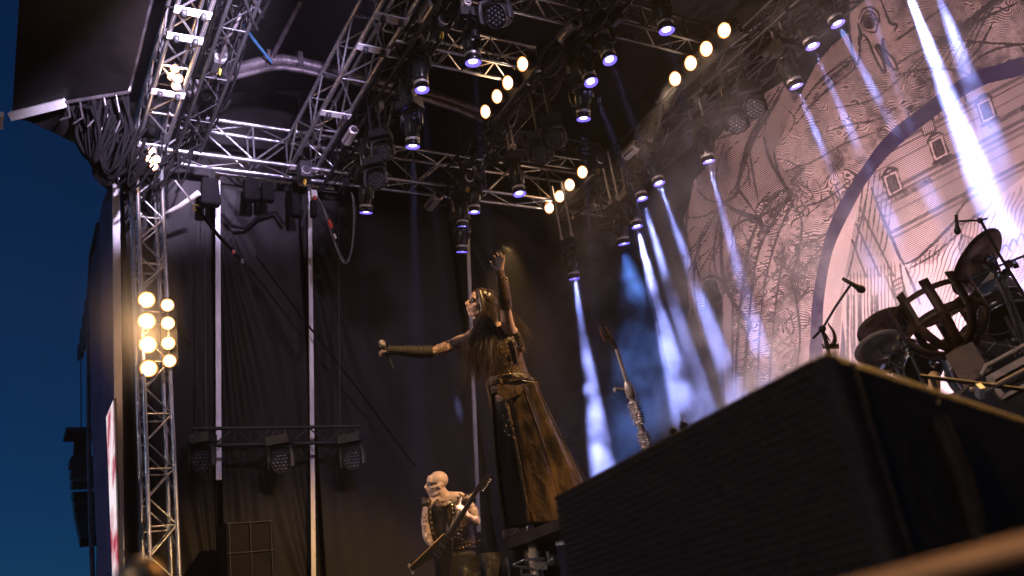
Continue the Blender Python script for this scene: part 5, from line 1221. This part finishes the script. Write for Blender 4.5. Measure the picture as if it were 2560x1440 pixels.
# drum hardware
def stand(name, pts, r, lab, cat='stand', group='chrome drum stands', m=chrome, joints=()):
    if pts[-1].z > drz+.05 and len(pts) > 2: pts = pts+[Vector((pts[-1].x, pts[-1].y, drz))]
    t = thing(name, pts[-1], lab, cat, group)
    for i in range(len(pts)-1): rod('tube', pts[i], pts[i+1], r*(1 if i else .8), m, t)
    for p in joints: MB().ell(p, (r*2.2,)*3, None, 10, 7).obj('joint', m, t)
    return t
stand('drum_stand', [d_(2470,636,6.8), d_(2512,735,6.75), d_(2560,872,6.7), d_(2600,985,6.65)], .018, 'thick chrome double stand slanting at the right frame edge', joints=(d_(2474,650,6.8), d_(2500,690,6.75)))
stand('drum_stand', [d_(2482,634,6.8), d_(2526,740,6.75), d_(2575,880,6.7)], .012, 'second slim chrome tube beside the thick stand at the frame edge')
stand('drum_stand', [d_(2255,826,6.6), d_(2275,880,6.6), d_(2302,940,6.55), d_(2318,985,6.55)], .013, 'chrome stand carrying the two stacked cymbals', joints=(d_(2258,835,6.6), d_(2275,880,6.6), d_(2266,860,6.6)))
stand('drum_stand', [d_(2345,880,6.7), d_(2395,985,6.6)], .016, 'copper lit tube left of the basket post')
stand('drum_stand', [d_(2425,697,6.9), d_(2500,664,6.85), d_(2560,640,6.85)], .010, 'horizontal chrome arm crossing behind the high dark cymbal')
stand('drum_stand', [d_(2440,720,6.9), d_(2505,690,6.85)], .010, 'short bright chrome arm under the high dark cymbal')
stand('drum_stand', [d_(2512,790,6.8), d_(2540,850,6.8), d_(2562,905,6.8)], .016, 'chrome leg under the shallow drum at the right', joints=(d_(2540,850,6.8),))
for x, y, r_ in ((2478,660,.03),(2520,662,.035),(2537,663,.03),(2345,858,.03),(2385,852,.02)):
    pass
tbx = thing('drum_clamp', d_(2500,665,6.75), 'cluster of shiny chrome clamps at the high cymbal stand', 'clamp')
for x, y in ((2476,662),(2490,668),(2522,660),(2538,662),(2508,690),(2515,682)): MB().box(d_(x,y,6.72), (.025,.02,.018), disc_axes(CR+CU*.4+CF*random.uniform(-.5,.5))).obj('clamp', chrome, tbx)
tbx = thing('drum_clamp', d_(2265,870,6.5), 'chrome clamps between stacked cymbals and basket', 'clamp')
for x, y in ((2250,845),(2262,868),(2275,880),(2240,868),(2290,875),(2330,905),(2338,912),(2225,925),(2212,918)): MB().box(d_(x,y,6.5), (.022,.018,.016), disc_axes(CR+CU*random.uniform(-.6,.6)+CF*.3)).obj('clamp', chrome, tbx)
# boom microphones
def boom(stand_pts, boom_pts, mic_a, mic_b, lab):
    t = thing('boom_stand', stand_pts[-1], lab, 'microphone stand', 'boom microphone stands')
    MB().tube(stand_pts, .011, 8).obj('stand_tube', black, t); MB().tube(boom_pts, .008, 8).obj('boom_arm', black, t)
    MB().ell(boom_pts[1] if len(boom_pts) > 2 else stand_pts[0], (.022,)*3, None, 10, 8).obj('boom_joint', black, t)
    dv = (mic_b-mic_a).normalized(); A = disc_axes(dv)
    m_ = thing('microphone', mic_a, lab.replace('boom stand', 'microphone on the boom stand') , 'microphone', 'boom microphones')
    MB().lathe([(0,-.10),(.010,-.10),(.014,-.02),(.018,0)], 12, mic_b, A).obj('handle', black, m_)
    MB().lathe([(.018,0),(.024,.012),(.024,.03),(.014,.045),(0,.048)], 12, mic_b, A).obj('grille_ball', black, m_)
boom([d_(2452,552,6.6), d_(2500,640,6.6), d_(2556,730,6.6), d_(2640,890,6.6)], [d_(2398,553,6.6), d_(2450,551,6.6), d_(2468,546,6.6)], d_(2390,535,6.6), d_(2393,570,6.6), 'black boom stand above the high dark cymbal')
boom([d_(2056,824,5.2), d_(2068,866,5.2), d_(2085,930,5.2), Vector((d_(2085,930,5.2).x, d_(2085,930,5.2).y, 1.835))], [d_(2032,846,5.2), d_(2056,822,5.2), d_(2090,765,5.2), d_(2128,710,5.2)], d_(2113,700,5.2), d_(2144,718,5.2), 'black boom stand against the dark arch of the banner')
hn = thing('horn_ornament', d_(2078,868,5.3), 'pair of curved dark animal horns on the speaker corner', 'horn')
hm_ = mat('dark horn', (.06,.03,.015), .4, 0, .3, 20, .2, 60)
for pts in (((2070,868),(2064,850),(2062,836),(2070,845),(2078,858)), ((2080,868),(2087,850),(2084,830),(2072,812),(2072,806))):
    q = bez(pts, [5.3]*5); MB().tube(q, [.016*(1-i/(len(q)+1)) for i in range(len(q))], 8).obj('horn', hm_, hn)
for i in range(16): MB().tube([d_(2060+2.4*i,872,5.25), d_(2058+2.4*i+random.uniform(-4,4),862-random.random()*5,5.25)], .006, 5).obj('tuft', hm_, hn)
tag(MB().lathe([(.035,-.1),(.035,.02),(.02,.04),(0,.045)], 12, d_(2336,945,5.6), (CR, CF, CU)).obj('candle_stub', mat('amber stub', (.5,.30,.14), .5), None, d_(2336,945,5.6)), 'amber lit stub standing low at the speaker edge', 'stub')
# pale framed case at the right
cs = thing('framed_case', d_(2500,930,4.9), 'pale framed equipment case with black slots at the right edge', 'case')
cream = mat('cream painted frame', (.50,.42,.36), .4, .1, .15, 9, .1, 40)
cz = 4.9
cX = (P(2560,882,cz)-P(2453,940,cz)).normalized(); cU = (UP-cX*UP.dot(cX)).normalized(); cN = cX.cross(cU)
if cN.dot(TW) < 0: cN = -cN
c0 = P(2453,938,cz)
MB().box(c0+cX*.45-cU*.15-cN*.25, (.45,.15,.22), (cX,cU,cN)).obj('body', black, cs)
for sx_ in (.08, .82):
    for sn_ in (.06, .42):
        p_ = c0+cX*sx_-cU*.29-cN*sn_; rod('support_leg', p_, (p_.x, p_.y, 1.835), .02, black, cs, 8)
MB().tube([c0, c0+cX*.05+cU*.03, c0+cX*.9+cU*.03], .012, 8).obj('top_edge', cream, cs)
MB().box(c0+cX*.45-cU*.035-cN*.02, (.43,.018,.012), (cX,cU,cN)).obj('frame_rail', cream, cs)
MB().box(c0+cX*.45-cU*.15-cN*.02, (.43,.010,.012), (cX,cU,cN)).obj('frame_rail', cream, cs)
MB().box(c0+cX*.03-cU*.09-cN*.02, (.014,.06,.012), (cX,cU,cN)).obj('frame_post', cream, cs)
MB().box(c0+cX*.30-cU*.075-cN*.02, (.03,.03,.012), (cX,cU,cN)).obj('frame_tab', cream, cs)
for k in (.06, .34): MB().box(c0+cX*(k+.12)-cU*.085-cN*.018, (.11,.022,.004), (cX,cU,cN)).obj('slot', black, cs)
ml = thing('metal_ledge', P(2470,985,4.2), 'thin amber lit metal ledges crossing behind the speaker side', 'ledge')
for a, b in (((2440,990),(2600,905)), ((2300,940),(2640,985)), ((2425,975),(2470,965))): rod('ledge_bar', P(*a,4.2), P(*b,4.2), .010, cream if a[0] != 2300 else black, ml, 6)
for p_ in (P(2330,945,4.2), P(2590,910,4.2), P(2590,977,4.2)): rod('support_leg', p_, (p_.x, p_.y, 1.835), .012, black, ml, 6)
tag(MB().box(P(2450,978,4.1), (.03,.02,.012), disc_axes(CR+CU*.2)).obj('tape_tag', whitep, None, P(2450,978,4.1)), 'small white tag on the ledge behind the speaker', 'tag')
# road cases stacked low in the dark
rc = thing('road_case', ox(610,1370,-9.6), 'dark stacked road cases at the foot of the side wall', 'case')
cA, cB = ox(556,1450,-9.75), ox(665,1310,-9.75)
MB().box((cA+cB)/2+Vector((0,0,-.2)), (.25, abs(cB.y-cA.y)/2, abs(cB.z-cA.z)/2+.2)).obj('case_body', mat('dark case laminate', (.012,.011,.012), .7, 0, .3, 5, spec=.1), rc)
for k in range(3):
    y = cA.y+(cB.y-cA.y)*(.05+.45*k); rod('edge_profile', (-9.49, y, 1.85), (-9.49, y, cB.z), .008, black, rc, 6)
for z in (cB.z-.02, (cA.z+cB.z)/2-.05, cA.z-.05): rod('edge_profile', (-9.49, cA.y, z), (-9.49, cB.y, z), .008, black, rc, 6)

# ------------------------------------------------------------------ air: thin haze everywhere, smoke at the rear
def volmat(name, col, dens, noise=None):
    m = bpy.data.materials.new(name); m.use_nodes = True; nt = m.node_tree; nt.nodes.remove(nt.nodes['Principled BSDF'])
    v = nt.nodes.new('ShaderNodeVolumePrincipled'); v.inputs['Color'].default_value = (*col,1); v.inputs['Density'].default_value = dens; v.inputs['Anisotropy'].default_value = .2
    nt.links.new(v.outputs[0], nt.nodes['Material Output'].inputs['Volume'])
    if noise:
        tc = nt.nodes.new('ShaderNodeTexCoord'); n = nt.nodes.new('ShaderNodeTexNoise'); n.inputs['Scale'].default_value = noise[0]; n.inputs['Detail'].default_value = 4; n.inputs['Roughness'].default_value = .6
        nt.links.new(tc.outputs['Object'], n.inputs['Vector'])
        mr = nt.nodes.new('ShaderNodeMapRange'); mr.inputs[1].default_value = noise[1]; mr.inputs[2].default_value = noise[2]; mr.inputs[3].default_value = dens*.008; mr.inputs[4].default_value = dens
        nt.links.new(n.outputs[0], mr.inputs[0])
        sp = nt.nodes.new('ShaderNodeSeparateXYZ'); nt.links.new(tc.outputs['Object'], sp.inputs[0])     # smoke lies thicker near the stage floor
        lz = nt.nodes.new('ShaderNodeMapRange'); lz.inputs[1].default_value = noise[3]; lz.inputs[2].default_value = noise[4]; lz.inputs[3].default_value = 1; lz.inputs[4].default_value = noise[5]
        nt.links.new(sp.outputs['Z'], lz.inputs[0])
        mu = nt.nodes.new('ShaderNodeMath'); mu.operation = 'MULTIPLY'; nt.links.new(mr.outputs[0], mu.inputs[0]); nt.links.new(lz.outputs[0], mu.inputs[1]); nt.links.new(mu.outputs[0], v.inputs['Density'])
    return m
hz = MB().box((-6,1,5.05), (16,13,6.1)).obj('haze', volmat('haze air', (.85,.85,.9), HAZE), None, (-6,1,5.05)); hz['kind'] = 'stuff'
sk_ = MB().box((-6.2,7.55,4.75), (3.2,.95,2.9)).obj('smoke', volmat('stage smoke', (.9,.92,1.0), 1.1, (1.6,.46,.70,-1.2,.6,.32)), None, (-6.2,7.55,4.75)); sk_['kind'] = 'stuff'
def ballmat(name, col, dens, noise, r, power):
    """smoke puff: noise density that thins out to nothing at the puff's skin"""
    m = volmat(name, col, dens, noise); nt = m.node_tree; v = [n for n in nt.nodes if n.type == 'PRINCIPLED_VOLUME'][0]
    src = v.inputs['Density'].links[0].from_socket; tc = [n for n in nt.nodes if n.type == 'TEX_COORD'][0]
    dv = nt.nodes.new('ShaderNodeVectorMath'); dv.operation = 'DIVIDE'; nt.links.new(tc.outputs['Object'], dv.inputs[0]); dv.inputs[1].default_value = r
    ln = nt.nodes.new('ShaderNodeVectorMath'); ln.operation = 'LENGTH'; nt.links.new(dv.outputs[0], ln.inputs[0])
    mr = nt.nodes.new('ShaderNodeMapRange'); mr.inputs[1].default_value = 0; mr.inputs[2].default_value = 1; mr.inputs[3].default_value = 1; mr.inputs[4].default_value = 0; nt.links.new(ln.outputs['Value'], mr.inputs[0])
    pw = nt.nodes.new('ShaderNodeMath'); pw.operation = 'POWER'; nt.links.new(mr.outputs[0], pw.inputs[0]); pw.inputs[1].default_value = power
    mu = nt.nodes.new('ShaderNodeMath'); mu.operation = 'MULTIPLY'; nt.links.new(src, mu.inputs[0]); nt.links.new(pw.outputs[0], mu.inputs[1]); nt.links.new(mu.outputs[0], v.inputs['Density']); return m
c_ = Vector((-9.45,1.25,5.65)); r_ = (.62,.60,1.25)
sk_ = MB().ell(c_, r_, None, 24, 14).obj('smoke', ballmat('lamp halo smoke', (1,.95,.9), 1.1, (1.2,.1,.6,0,1,1), r_, 2.0), None, c_); sk_['kind'] = 'stuff'  # puff added to give the tower lamps an orange halo
c_ = oy(1500,1110,6.98); r_ = (.8,.55,.85)
sk_ = MB().ell(c_, r_, None, 24, 14).obj('smoke', ballmat('floor smoke', (.9,.92,1), 2.2, (2.4,.40,.62,0,1,1), r_, .6), None, c_); sk_['kind'] = 'stuff'
